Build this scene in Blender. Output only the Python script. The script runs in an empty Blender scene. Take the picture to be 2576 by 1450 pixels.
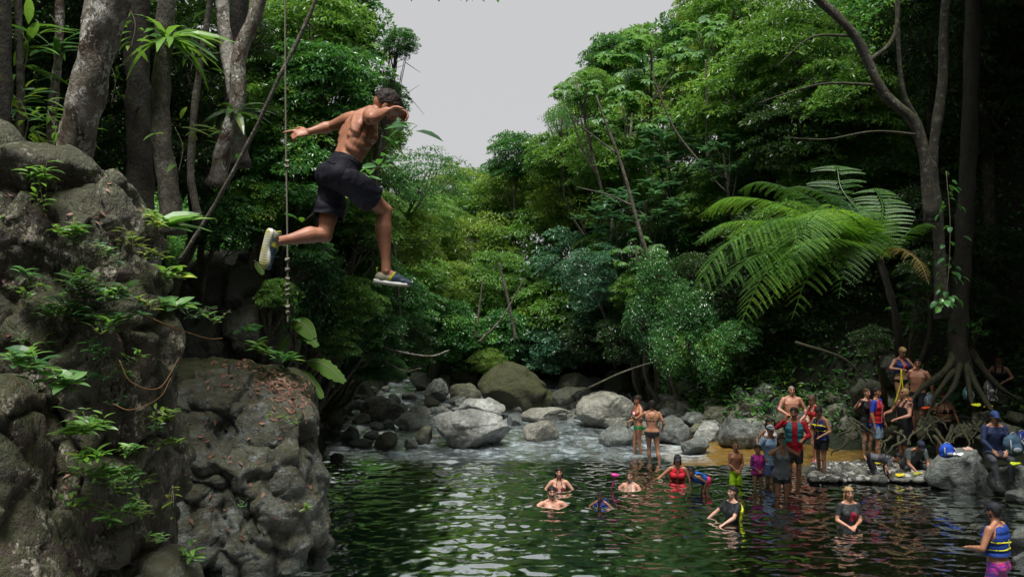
import bpy, bmesh, math, random
import numpy as np
from mathutils import Vector, Matrix
R=math.radians
random.seed(7); RNG=np.random.default_rng(7)
S=bpy.context.scene
# ---------------------------------------------------------------- camera
cam=bpy.data.objects.new("camera",bpy.data.cameras.new("camera")); S.collection.objects.link(cam)
CAMZ=4.3; F=2147.0; CX,CY=1288.0,725.0
cam.location=(0,0,CAMZ); cam.rotation_euler=(R(90),0,0)
cam.data.sensor_width=36.0; cam.data.lens=36.0*F/2576.0; cam.data.clip_start=.1; cam.data.clip_end=800
S.camera=cam
# ---------------------------------------------------------------- world, sun, exposure
SUNV=Vector((-.06,-.28,.95)).normalized()
w=bpy.data.worlds.new("World"); S.world=w; w.use_nodes=True
nt=w.node_tree; nt.nodes.clear()
o=nt.nodes.new("ShaderNodeOutputWorld"); bg=nt.nodes.new("ShaderNodeBackground"); sk=nt.nodes.new("ShaderNodeTexSky")
sk.sky_type='NISHITA'; sk.sun_disc=False; sk.sun_elevation=math.asin(SUNV.z); sk.sun_rotation=math.atan2(SUNV.x,SUNV.y); sk.dust_density=4
mx=nt.nodes.new("ShaderNodeMix"); mx.data_type='RGBA'; mx.inputs[0].default_value=.93; mx.inputs[7].default_value=(5.0,4.97,5.0,1)  # cloud cover over the blue
nt.links.new(sk.outputs[0],mx.inputs[6]); nt.links.new(mx.outputs[2],bg.inputs[0]); bg.inputs[1].default_value=.1
nt.links.new(bg.outputs[0],o.inputs[0])
sd=bpy.data.lights.new("sun",'SUN'); sd.energy=5.0; sd.angle=R(22); sd.color=(1,.965,.91)
so=bpy.data.objects.new("sun",sd); S.collection.objects.link(so); so.rotation_euler=SUNV.to_track_quat('Z','Y').to_euler()
S.view_settings.view_transform='Standard'; S.view_settings.look='None'; S.view_settings.exposure=.32; S.view_settings.gamma=1
S.render.engine='CYCLES'
c=S.cycles; c.max_bounces=6; c.diffuse_bounces=3; c.glossy_bounces=3; c.transmission_bounces=3; c.transparent_max_bounces=4; c.use_denoising=True; c.caustics_reflective=False; c.caustics_refractive=False
# ---------------------------------------------------------------- helpers
def at(px,py,Y): return np.array([(px-CX)/F*Y, Y, CAMZ+(CY-py)/F*Y])
def link(o,parent=None):
    S.collection.objects.link(o)
    if parent is not None: o.parent=parent
    return o
def tag(o,label=None,cat=None,group=None,kind=None):
    if label: o["label"]=label
    if cat: o["category"]=cat
    if group: o["group"]=group
    if kind: o["kind"]=kind
    return o
def empty(name,loc,label,cat,group=None):
    o=bpy.data.objects.new(name,None); link(o); o.location=tuple(float(v) for v in loc); o.empty_display_size=.1
    return tag(o,label,cat,group)
def mesh_np(name,V,Fq,mat=None,smooth=True,mi=None):
    """V Nx3; Fq Mx4/Mx3 array or a list of such arrays"""
    if not isinstance(Fq,list): Fq=[Fq]
    Fq=[np.asarray(f,dtype=np.int32) for f in Fq if len(f)]
    me=bpy.data.meshes.new(name); V=np.asarray(V,dtype=np.float32)
    me.vertices.add(len(V)); me.vertices.foreach_set("co",V.ravel())
    nl=sum(f.size for f in Fq); nf=sum(len(f) for f in Fq)
    me.loops.add(nl); me.loops.foreach_set("vertex_index",np.concatenate([f.ravel() for f in Fq]))
    me.polygons.add(nf)
    tot=np.concatenate([np.full(len(f),f.shape[1],dtype=np.int32) for f in Fq])
    st=np.concatenate([[0],np.cumsum(tot)[:-1]]).astype(np.int32)
    me.polygons.foreach_set("loop_start",st); me.polygons.foreach_set("loop_total",tot)
    me.polygons.foreach_set("use_smooth",np.full(nf,smooth))
    if mat is not None:
        for m in (mat if isinstance(mat,list) else [mat]): me.materials.append(m)
    if mi is not None: me.polygons.foreach_set("material_index",np.asarray(mi,dtype=np.int32))
    me.update(calc_edges=True); return me
def obj(name,me,parent=None,loc=None):
    o=bpy.data.objects.new(name,me)
    if loc is not None: o.location=tuple(float(v) for v in loc)
    return link(o,parent)
def getV(me):
    a=np.empty(len(me.vertices)*3,dtype=np.float32); me.vertices.foreach_get("co",a); return a.reshape(-1,3).astype(float)
def setV(me,V): me.vertices.foreach_set("co",np.asarray(V,dtype=np.float32).ravel()); me.update()
def getN(me):
    a=np.empty(len(me.vertices)*3,dtype=np.float32); me.vertex_normals.foreach_get("vector",a); return a.reshape(-1,3).astype(float)
def unit(v): v=np.asarray(v,float); return v/max(1e-9,np.linalg.norm(v))
# vectorised gradient-ish value noise
def _h(i,j,k,s):
    n=(i*374761393+j*668265263+k*2147483647+s*1274126177)&0xffffffff
    n=((n^(n>>13))*1274126177)&0xffffffff
    n=(n^(n>>16))&0xffffffff
    return n/4294967295.0*2-1
def vnoise(P,scale=1.0,seed=0):
    P=np.asarray(P,float)*scale; I=np.floor(P).astype(np.int64); f=P-I; u=f*f*f*(f*(f*6-15)+10)
    r=0
    for a in (0,1):
        wx=u[:,0] if a else 1-u[:,0]
        for b in (0,1):
            wy=u[:,1] if b else 1-u[:,1]
            for cc in (0,1):
                wz=u[:,2] if cc else 1-u[:,2]
                r=r+wx*wy*wz*_h(I[:,0]+a,I[:,1]+b,I[:,2]+cc,seed)
    return r
def fbm(P,scale,oct=4,seed=0,gain=.5,ridge=False):
    r=0;a=1;t=0
    for k in range(oct):
        n=vnoise(P,scale*2**k,seed+k*17)
        if ridge: n=1-2*np.abs(n)
        r=r+a*n; t+=a; a*=gain
    return r/t
def remesh(name,V,Fl,vox,smooth_it=6,fac=.5,mat=None,adapt=0):
    me=mesh_np(name+"_raw",V,Fl); o=bpy.data.objects.new(name+"_raw",me); S.collection.objects.link(o)
    m=o.modifiers.new("r",'REMESH'); m.mode='VOXEL'; m.voxel_size=vox; m.adaptivity=adapt; m.use_smooth_shade=True
    if smooth_it:
        s=o.modifiers.new("s",'SMOOTH'); s.factor=fac; s.iterations=smooth_it
    dg=bpy.context.evaluated_depsgraph_get(); dg.update()
    r=bpy.data.meshes.new_from_object(o.evaluated_get(dg)); r.name=name
    bpy.data.objects.remove(o); bpy.data.meshes.remove(me)
    r.materials.clear()
    if mat is not None:
        for q in (mat if isinstance(mat,list) else [mat]): r.materials.append(q)
    return r
def worley(P,scale,seed=0):
    """facets: (random height + tilt of the nearest cell, distance to the nearest crack)"""
    P=np.asarray(P,float)*scale; I=np.floor(P).astype(np.int64); d1=np.full(len(P),9.);d2=np.full(len(P),9.); val=np.zeros(len(P))
    for a in(-1,0,1):
        for b in(-1,0,1):
            for c_ in(-1,0,1):
                i,j,k=I[:,0]+a,I[:,1]+b,I[:,2]+c_; q=[_h(i,j,k,seed+t)*.45+.5 for t in(1,2,3)]
                D=P-np.stack([i+q[0],j+q[1],k+q[2]],1); d=np.sqrt((D*D).sum(1)); n=d<d1
                v=_h(i,j,k,seed+4)*.5+(D[:,0]*_h(i,j,k,seed+5)+D[:,1]*_h(i,j,k,seed+6)+D[:,2]*_h(i,j,k,seed+7))*.9
                d2=np.where(n,d1,np.minimum(d2,d)); val=np.where(n,v,val); d1=np.where(n,d,d1)
    return val,d2-d1
import re as _re
def short(lb):
    return _re.split(r" (?:in|at|of|behind|just|left|right|beside|below|above|against|under|on|alone|standing|breaking|next|between|touching|sloping|leaning|with|where|the|rising|hanging|reaching|through|over|that) ",lb)[0]
USED=set()
def near_label(px,py,refs,nouns,rg,fallback):
    """a label that says what the small thing is and which named neighbour it lies beside"""
    order=sorted(refs,key=lambda r:(r[0]-px)**2+((r[1]-py)*1.5)**2)
    for r in order[:7]:
        dx,dy=px-r[0],py-r[1]; side=("just right of" if dx>0 else "just left of") if abs(dx)>abs(dy)*1.6 else ("just below" if dy>0 else "just above")
        for n in nouns:
            lb=f"{n} {side} the {r[2]}"
            if lb not in USED and len(lb.split())<=16: USED.add(lb); return lb
    return fallback
class MB:
    def __init__(s): s.V=[];s.F3=[];s.F4=[];s.n=0;s.m3=[];s.m4=[]
    def add(s,V,F4=None,F3=None,mi=0):
        V=np.asarray(V,float).reshape(-1,3)
        if F4 is not None and len(F4): s.F4.append(np.asarray(F4,np.int64)+s.n); s.m4.append(np.full(len(F4),mi))
        if F3 is not None and len(F3): s.F3.append(np.asarray(F3,np.int64)+s.n); s.m3.append(np.full(len(F3),mi))
        s.V.append(V); s.n+=len(V)
    def loft(s,rings,close=True,mi=0):
        """rings: list of (k,3) arrays"""
        k=len(rings[0]); m=len(rings); V=np.concatenate(rings); idx=np.arange(m*k).reshape(m,k)
        a=idx[:-1];b=idx[1:]
        q=np.stack([a,np.roll(a,-1,1),np.roll(b,-1,1),b],-1).reshape(-1,4)
        t=[]
        if close:
            V=np.concatenate([V,[rings[0].mean(0)],[rings[-1].mean(0)]]); c0=m*k;c1=c0+1
            r0=idx[0];r1=idx[-1]
            t=np.concatenate([np.stack([np.roll(r0,-1),r0,np.full(k,c0)],-1),np.stack([r1,np.roll(r1,-1),np.full(k,c1)],-1)])
        s.add(V,q,t if close else None,mi)
    def tube(s,pts,rad,k=8,mi=0,wob=0):
        pts=np.asarray(pts,float); n=len(pts); rad=np.broadcast_to(np.asarray(rad,float),(n,))
        T=np.gradient(pts,axis=0); T/=np.maximum(1e-9,np.linalg.norm(T,axis=1))[:,None]
        u=unit(np.cross(T[0],[.3,.9,.2] if abs(T[0][1])<.9 else [1,0,0])); rings=[]
        a=np.arange(k)*2*math.pi/k
        for i in range(n):
            u=unit(u-T[i]*np.dot(u,T[i])); v=np.cross(T[i],u)
            rr=rad[i]*(1+wob*np.sin(a*2+i*1.3)+wob*.6*np.sin(a*3-i))
            rings.append(pts[i]+rr[:,None]*(np.cos(a)[:,None]*u+np.sin(a)[:,None]*v))
        s.loft(rings,True,mi)
    def ell(s,c,A,k=14,mi=0):
        """ellipsoid: A rows = axis vectors with radii"""
        c=np.asarray(c,float);A=np.asarray(A,float); rings=[]
        for i in range(1,k//2+1):
            th=math.pi*i/(k//2+1); a=np.arange(k)*2*math.pi/k
            rings.append(c+math.sin(th)*(np.cos(a)[:,None]*A[0]+np.sin(a)[:,None]*A[1])-math.cos(th)*A[2])
        s.loft(rings,True,mi)
    def sph(s,c,r,k=10,mi=0): s.ell(c,np.eye(3)*r,k,mi)
    def box(s,c,A,mi=0):
        c=np.asarray(c,float);A=np.asarray(A,float)
        V=[c+i*A[0]+j*A[1]+k*A[2] for k in(-1,1) for j in(-1,1) for i in(-1,1)]
        s.add(V,[[0,2,3,1],[4,5,7,6],[0,1,5,4],[2,6,7,3],[0,4,6,2],[1,3,7,5]],mi=mi)
    def mesh(s,name,mat=None,smooth=True):
        Fl=[];mi=[]
        if s.F4: Fl.append(np.concatenate(s.F4)); mi.append(np.concatenate(s.m4))
        if s.F3: Fl.append(np.concatenate(s.F3)); mi.append(np.concatenate(s.m3))
        return mesh_np(name,np.concatenate(s.V),Fl,mat,smooth,np.concatenate(mi))
    def build(s,name,mat,parent=None,smooth=True,loc=None): return obj(name,s.mesh(name,mat,smooth),parent,loc)
    def remesh(s,name,vox,it=6,fac=.5,mat=None):
        Fl=[]
        if s.F4: Fl.append(np.concatenate(s.F4))
        if s.F3: Fl.append(np.concatenate(s.F3))
        return remesh(name,np.concatenate(s.V),Fl,vox,it,fac,mat)
def spline(pts,n):
    """Catmull-Rom through pts"""
    P=np.asarray(pts,float); P=np.concatenate([[2*P[0]-P[1]],P,[2*P[-1]-P[-2]]]); m=len(P)-3
    t=np.linspace(0,m-1e-6,n); i=t.astype(int); f=(t-i)[:,None]
    a,b,c_,d=P[i],P[i+1],P[i+2],P[i+3]
    return .5*((2*b)+(-a+c_)*f+(2*a-5*b+4*c_-d)*f**2+(-a+3*b-3*c_+d)*f**3)
# ---------------------------------------------------------------- materials
def newmat(name):
    m=bpy.data.materials.new(name); m.use_nodes=True; nt=m.node_tree; b=nt.nodes["Principled BSDF"]; return m,nt,b
def N(nt,t,**k):
    n=nt.nodes.new(t)
    for a,v in k.items(): setattr(n,a,v)
    return n
def ramp(nt,fac,stops,interp='LINEAR'):
    r=N(nt,"ShaderNodeValToRGB"); r.color_ramp.interpolation=interp; e=r.color_ramp.elements
    while len(e)<len(stops): e.new(.5)
    for q,(p,c_) in zip(e,stops): q.position=p; q.color=(*c_,1) if len(c_)==3 else c_
    nt.links.new(fac,r.inputs[0]); return r.outputs[0]
def noise(nt,scale,detail=4,vec=None,rough=.55,dist=0):
    n=N(nt,"ShaderNodeTexNoise"); n.inputs["Scale"].default_value=scale; n.inputs["Detail"].default_value=detail; n.inputs["Roughness"].default_value=rough; n.inputs["Distortion"].default_value=dist
    if vec is not None: nt.links.new(vec,n.inputs["Vector"])
    return n.outputs[0]
def mixc(nt,fac,a,b):
    m=N(nt,"ShaderNodeMix",data_type='RGBA')
    for v,i in ((fac,0),(a,6),(b,7)):
        if isinstance(v,(int,float)): m.inputs[i].default_value=v
        elif isinstance(v,tuple): m.inputs[i].default_value=(*v,1)
        else: nt.links.new(v,m.inputs[i])
    return m.outputs[2]
def mth(nt,op,a,b=None,clamp=False):
    m=N(nt,"ShaderNodeMath",operation=op); m.use_clamp=clamp
    for i,v in enumerate((a,b)):
        if v is None: continue
        if isinstance(v,(int,float)): m.inputs[i].default_value=v
        else: nt.links.new(v,m.inputs[i])
    return m.outputs[0]
def bump(nt,b,h,strength=.5,dist=.02):
    n=N(nt,"ShaderNodeBump"); n.inputs["Strength"].default_value=strength; n.inputs["Distance"].default_value=dist
    nt.links.new(h,n.inputs["Height"]); nt.links.new(n.outputs[0],b.inputs["Normal"])
def m_plain(name,col,rough=.6,var=.12,scale=30,bmp=0,bd=.003,spec=.4):
    m,nt,b=newmat(name); tc=N(nt,"ShaderNodeTexCoord").outputs["Object"]; n=noise(nt,scale,5,tc)
    d=tuple(max(0,c_*(1-var*2)) for c_ in col); l=tuple(min(1,c_*(1+var*1.2)) for c_ in col)
    nt.links.new(ramp(nt,n,[(.3,d),(.7,l)]),b.inputs["Base Color"]); b.inputs["Roughness"].default_value=rough; b.inputs["Specular IOR Level"].default_value=spec
    if bmp: bump(nt,b,n,bmp,bd)
    return m
def m_rock(name,dark,mid,light,moss=0.0,mosscol=(.05,.06,.012),lich=0.0,lichcol=(.42,.42,.36),rough=.55,scale=1.0,wet=True,streak=False,brown=0):
    m,nt,b=newmat(name); g=N(nt,"ShaderNodeNewGeometry"); P=g.outputs["Position"]
    if streak:
        mp=N(nt,"ShaderNodeMapping"); mp.inputs["Scale"].default_value=(1,1,.6); nt.links.new(P,mp.inputs[0]); Q=mp.outputs[0]
    else: Q=P
    n1=noise(nt,1.3*scale,8,Q,.62,.4); n2=noise(nt,9*scale,8,Q,.6,.3); n3=noise(nt,40*scale,6,Q,.6)
    s=mth(nt,'ADD',mth(nt,'MULTIPLY',n1,.55),mth(nt,'MULTIPLY',n2,.45))
    col=ramp(nt,s,[(.36,dark),(.5,mid),(.64,light)])
    if brown:
        nb=noise(nt,2.2*scale,6,Q,.6,.8); col=mixc(nt,mth(nt,'MULTIPLY',ramp(nt,nb,[(.45,(0,0,0)),(.6,(1,1,1))]),brown),col,(.055,.028,.014))
    if lich:
        v=noise(nt,17*scale,5,Q,.65,.6); big=noise(nt,2.6*scale,4,P)
        f=ramp(nt,mth(nt,'ADD',v,mth(nt,'MULTIPLY',mth(nt,'SUBTRACT',big,.5),.9)),[(.58,(0,0,0)),(.63,(1,1,1))])
        col=mixc(nt,mth(nt,'MULTIPLY',f,lich),col,lichcol)
    if moss:
        sp=N(nt,"ShaderNodeSeparateXYZ"); nt.links.new(g.outputs["Normal"],sp.inputs[0])
        f=mth(nt,'ADD',mth(nt,'MULTIPLY',sp.outputs[2],.22),noise(nt,3.2*scale,7,P,.65,.5))
        f=ramp(nt,f,[(.60-.2*moss,(0,0,0)),(.74-.2*moss,(1,1,1))])
        col=mixc(nt,mth(nt,'MULTIPLY',f,min(1,moss*1.2)),col,mixc(nt,n3,tuple(c_*.6 for c_ in mosscol),tuple(c_*1.5 for c_ in mosscol)))
    if wet:
        sp=N(nt,"ShaderNodeSeparateXYZ"); nt.links.new(P,sp.inputs[0])
        zz=mth(nt,'ADD',sp.outputs[2],mth(nt,'MULTIPLY',n2,.25))
        wf=ramp(nt,zz,[(.16,(1,1,1)),(.36,(0,0,0))]); col=mixc(nt,mth(nt,'MULTIPLY',wf,.6),col,tuple(c_*.35 for c_ in dark))
    nt.links.new(col,b.inputs["Base Color"])
    nt.links.new(ramp(nt,n2,[(.3,(rough-.15,)*3),(.7,(rough+.25,)*3)]),b.inputs["Roughness"])
    h=mth(nt,'ADD',mth(nt,'MULTIPLY',n2,1.0),mth(nt,'MULTIPLY',n3,.35)); bump(nt,b,h,1.0,.07/scale**.5)
    return m
def m_leaf(name,cols,trans=.35,rough=.38,tcol=None,spec=.5):
    """cols = dark, mid, light leaf colours; each leaf takes its own"""
    m,nt,b=newmat(name); g=N(nt,"ShaderNodeNewGeometry"); oi=N(nt,"ShaderNodeObjectInfo")
    big=noise(nt,.9,3,g.outputs["Position"])
    f=mth(nt,'ADD',mth(nt,'MULTIPLY',g.outputs["Random Per Island"],.62),mth(nt,'MULTIPLY',mth(nt,'SUBTRACT',big,.5),1.3))
    f=mth(nt,'ADD',f,mth(nt,'ADD',mth(nt,'MULTIPLY',oi.outputs["Random"],.2),.1))
    st=[(0.05,cols[0]),(.45,cols[1]),(.88,cols[2])]
    if len(cols)>3: st.append((.99,cols[3]))
    col=ramp(nt,f,st)
    nt.links.new(col,b.inputs["Base Color"]); b.inputs["Roughness"].default_value=rough; b.inputs["Specular IOR Level"].default_value=spec
    t=N(nt,"ShaderNodeBsdfTranslucent"); tm=mixc(nt,.5,col,tcol or tuple(min(1,c_*1.8) for c_ in (cols[2][0]*1.1,cols[2][1]*1.1,cols[2][2]*.5)))
    nt.links.new(tm,t.inputs[0]); ms=N(nt,"ShaderNodeMixShader"); ms.inputs[0].default_value=trans
    nt.links.new(b.outputs[0],ms.inputs[1]); nt.links.new(t.outputs[0],ms.inputs[2]); nt.links.new(ms.outputs[0],nt.nodes["Material Output"].inputs[0])
    return m
M={}
M['rock_grey']=m_rock("grey_river_rock",(0.078,0.0845,0.078),(0.208,0.215,0.195),(0.429,0.442,0.416),lich=.35,lichcol=(.42,.45,.44))
M['rock_tan']=m_rock("tan_river_rock",(.075,.075,.062),(.19,.19,.16),(.36,.36,.31),moss=.15,lich=.25)
M['rock_olive']=m_rock("olive_river_rock",(0.0438,0.045,0.03),(0.106,0.11,0.0725),(0.2,0.2,0.144),moss=.35,lich=.2)
M['rock_moss']=m_rock("mossy_boulder_rock",(.012,.012,.006),(.03,.03,.014),(.065,.063,.032),moss=.75,mosscol=(.03,.036,.006),lich=.15,lichcol=(.16,.16,.1),rough=.75)
M['rock_dark']=m_rock("dark_bank_rock",(.012,.012,.009),(.03,.032,.024),(.065,.068,.05),moss=.4,mosscol=(.03,.04,.012))
M['rock_slate']=m_rock("slate_rock",(0.0405,0.0459,0.0432),(0.101,0.115,0.108),(0.203,0.223,0.209),moss=.15,lich=.25,lichcol=(.3,.33,.32))
M['rock_cliff']=m_rock("near_cliff_rock",(.009,.008,.005),(.036,.031,.022),(.105,.095,.075),moss=.6,mosscol=(.030,.038,.006),lich=.9,lichcol=(.40,.37,.29),wet=False,streak=True,brown=.5,scale=1.6,rough=.5)
M['rock_outcrop']=m_rock("outcrop_rock",(.022,.022,.017),(.085,.087,.07),(.21,.23,.22),moss=.5,mosscol=(.05,.05,.012),lich=.5,lichcol=(.30,.36,.38),brown=.12,scale=1.4)
M['earth']=m_rock("jungle_earth",(.005,.006,.003),(.012,.013,.006),(.026,.025,.012),moss=.7,mosscol=(.009,.018,.004),wet=False,rough=.8)
M['bark_pale']=m_rock("pale_lichen_bark",(.07,.05,.032),(.22,.20,.16),(.42,.41,.38),lich=.95,lichcol=(.52,.52,.48),wet=False,streak=True,brown=.95,scale=2.0,rough=.75)
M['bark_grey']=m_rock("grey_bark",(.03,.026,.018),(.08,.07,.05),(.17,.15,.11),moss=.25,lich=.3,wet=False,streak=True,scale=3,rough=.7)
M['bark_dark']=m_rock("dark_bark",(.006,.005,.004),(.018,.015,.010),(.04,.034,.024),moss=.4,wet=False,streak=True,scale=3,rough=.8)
M['leaf_deep']=m_leaf("deep_green_leaf",[(0.0172,0.0645,0.0232),(0.0402,0.144,0.0427),(0.1,0.273,0.0582),(0.287,0.43,0.0582)],.3,.3)
M['leaf_mid']=m_leaf("mid_green_leaf",[(0.0276,0.0829,0.0212),(0.076,0.193,0.0381),(0.179,0.345,0.0634),(0.415,0.497,0.0634)],.36,.36)
M['leaf_bright']=m_leaf("bright_green_leaf",[(0.0378,0.0968,0.0189),(0.104,0.203,0.0315),(0.207,0.319,0.0551),(0.378,0.406,0.0629)],.42,.4)
M['leaf_blue']=m_leaf("blue_green_leaf",[(0.0168,0.0687,0.0429),(0.0422,0.137,0.0773),(0.113,0.26,0.138),(0.211,0.385,0.172)],.28,.3)
M['leaf_big']=m_leaf("broad_leaf",[(0.0357,0.112,0.042),(0.0816,0.204,0.06),(0.173,0.337,0.108),(0.265,0.408,0.12)],.4,.42)
M['leaf_dark']=m_leaf("leaf_shade_tint",[(.006,.019,.005),(.015,.048,.011),(.042,.10,.018),(.13,.18,.025)],.35,.36)  # forest shade painted in as a darker leaf colour
M['fern']=m_leaf("fern_frond",[(.025,.095,.012),(.065,.18,.020),(.14,.29,.03),(.28,.33,.03)],.42,.5)
M['leaf_banana']=m_leaf("torn_leaf",[(.03,.08,.012),(.06,.14,.02),(.10,.19,.03)],.3,.65,spec=.15)
M['fern_dark']=m_leaf("fern_frond_shade_tint",[(.012,.05,.010),(.03,.10,.015),(.07,.17,.02)],.3,.5)  # darker copy of the fern green: shade put into the colour of these fronds
M['fern_old']=m_leaf("fern_frond_old",[(.07,.05,.012),(.15,.11,.02),(.24,.2,.03)],.3,.6)
M['bark_mid']=m_rock("bark_shade_tint",(.009,.008,.006),(.027,.023,.016),(.06,.052,.038),moss=.45,lich=.25,wet=False,streak=True,scale=3,rough=.85)  # grey bark darkened in its colour to stand for shade on the right
M['pebble']=m_plain('pale_pebble',(.42,.42,.39),.5)
M['litter']=m_leaf("fallen_leaf",[(.07,.035,.022),(.17,.08,.055),(.34,.19,.13)],.1,.6)
M['twig']=m_plain("pale_twig",(.2,.17,.12),.7)
M['root']=m_plain("orange_root",(.13,.065,.02),.8)
# ================================================================ SETTING: terrain, water, gravel
def xl(Y): return np.interp(Y,[-30,5,9,13,15,18,22,27,33,40,60,90],[-4,-5.2,-6.0,-6.0,-4.4,-4.6,-4.9,-5.3,-4.6,-3,1,3])
def xr(Y): return np.interp(Y,[-30,8,12,16,18,20,22.4,24.3,28,33,40,60,90],[6,8.5,9.4,9.8,9.3,9.7,9.3,4.6,4.0,4.4,4.6,7,10])
def zwater(Y): return np.interp(Y,[21.6,24,27,31,36],[0,.06,.22,.5,.8])
def terrain(X,Y):
    X=np.asarray(X,float);Y=np.asarray(Y,float)
    dl=np.maximum(0,xl(Y)-X); dr=np.maximum(0,X-xr(Y))
    top=np.interp(Y,[-30,0,6,11.5,14,18,24,40,60],[6,5,5.0,4.8,3.4,2.9,2.4,2.6,4])
    zl=top*(1-np.exp(-dl/1.1))+.95*np.maximum(0,dl-2)*np.clip(1.3-Y/50,.25,1)
    zr=.28*np.minimum(dr,3.2)+1.5*np.maximum(0,dr-3.2)*np.clip((Y-8)/8,.5,1)
    # right gorge wall comes down to the river further up
    k=np.clip((Y-23)/7,0,1); zr2=.5*np.minimum(dr,1)+1.5*np.maximum(0,dr-1); zr=zr*(1-k)+zr2*k
    far=np.maximum(0,Y-33.5); zf=.55*np.minimum(far,3)+.12*np.clip(far-3,0,25)
    back=np.maximum(0,-6-Y)*.7
    bed=zwater(Y)-.35
    z=np.where((dl>0)|(dr>0),bed+.3,bed)+np.minimum(zl,13)*np.clip((75-Y)/25,.2,1)+np.minimum(zr,15)*np.clip((75-Y)/25,.2,1)+zf+np.minimum(back,16)
    P=np.stack([X.ravel(),Y.ravel(),np.zeros(X.size)],-1)
    n=(fbm(P,.35,4,3)*np.minimum(1.2,.15+.5*(dl.ravel()+dr.ravel())+.2*zf.ravel())).reshape(X.shape)
    return z+n*.8
def grid_mesh(name,xs,ys,fz,mat):
    X,Y=np.meshgrid(xs,ys); Z=fz(X,Y); V=np.stack([X,Y,Z],-1).reshape(-1,3); r,c_=X.shape
    i=np.arange(r*c_).reshape(r,c_); q=np.stack([i[:-1,:-1],i[:-1,1:],i[1:,1:],i[1:,:-1]],-1).reshape(-1,4)
    return mesh_np(name,V,q,mat)
xs=np.concatenate([np.arange(-120,-16,4.),np.arange(-16,20,.25),np.arange(20,121,4.)])
ys=np.concatenate([np.arange(-60,-2,2.),np.arange(-2,38,.25),np.arange(38,160,2.5)])
tag(obj("ground",grid_mesh("ground",xs,ys,terrain,M['earth'])),kind="structure")
def ground_z(X,Y): return float(max(terrain(np.array([X]),np.array([Y]))[0], zwater(Y) if xl(Y)-.3<X<xr(Y)+.3 else -9))
def hit(px,py,Y0=9,Y1=70):
    """where the view line through a pixel meets ground or water"""
    Ys=np.arange(Y0,Y1,.05); X=(px-CX)/F*Ys; Z=CAMZ+(CY-py)/F*Ys
    t=np.maximum(terrain(X,Ys),np.where((X>xl(Ys)-.3)&(X<xr(Ys)+.3),zwater(Ys),-9))
    k=np.argmax(Z<=t); 
    if Z[k]>t[k]: k=len(Ys)-1
    return np.array([X[k],Ys[k],Z[k]])
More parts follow.
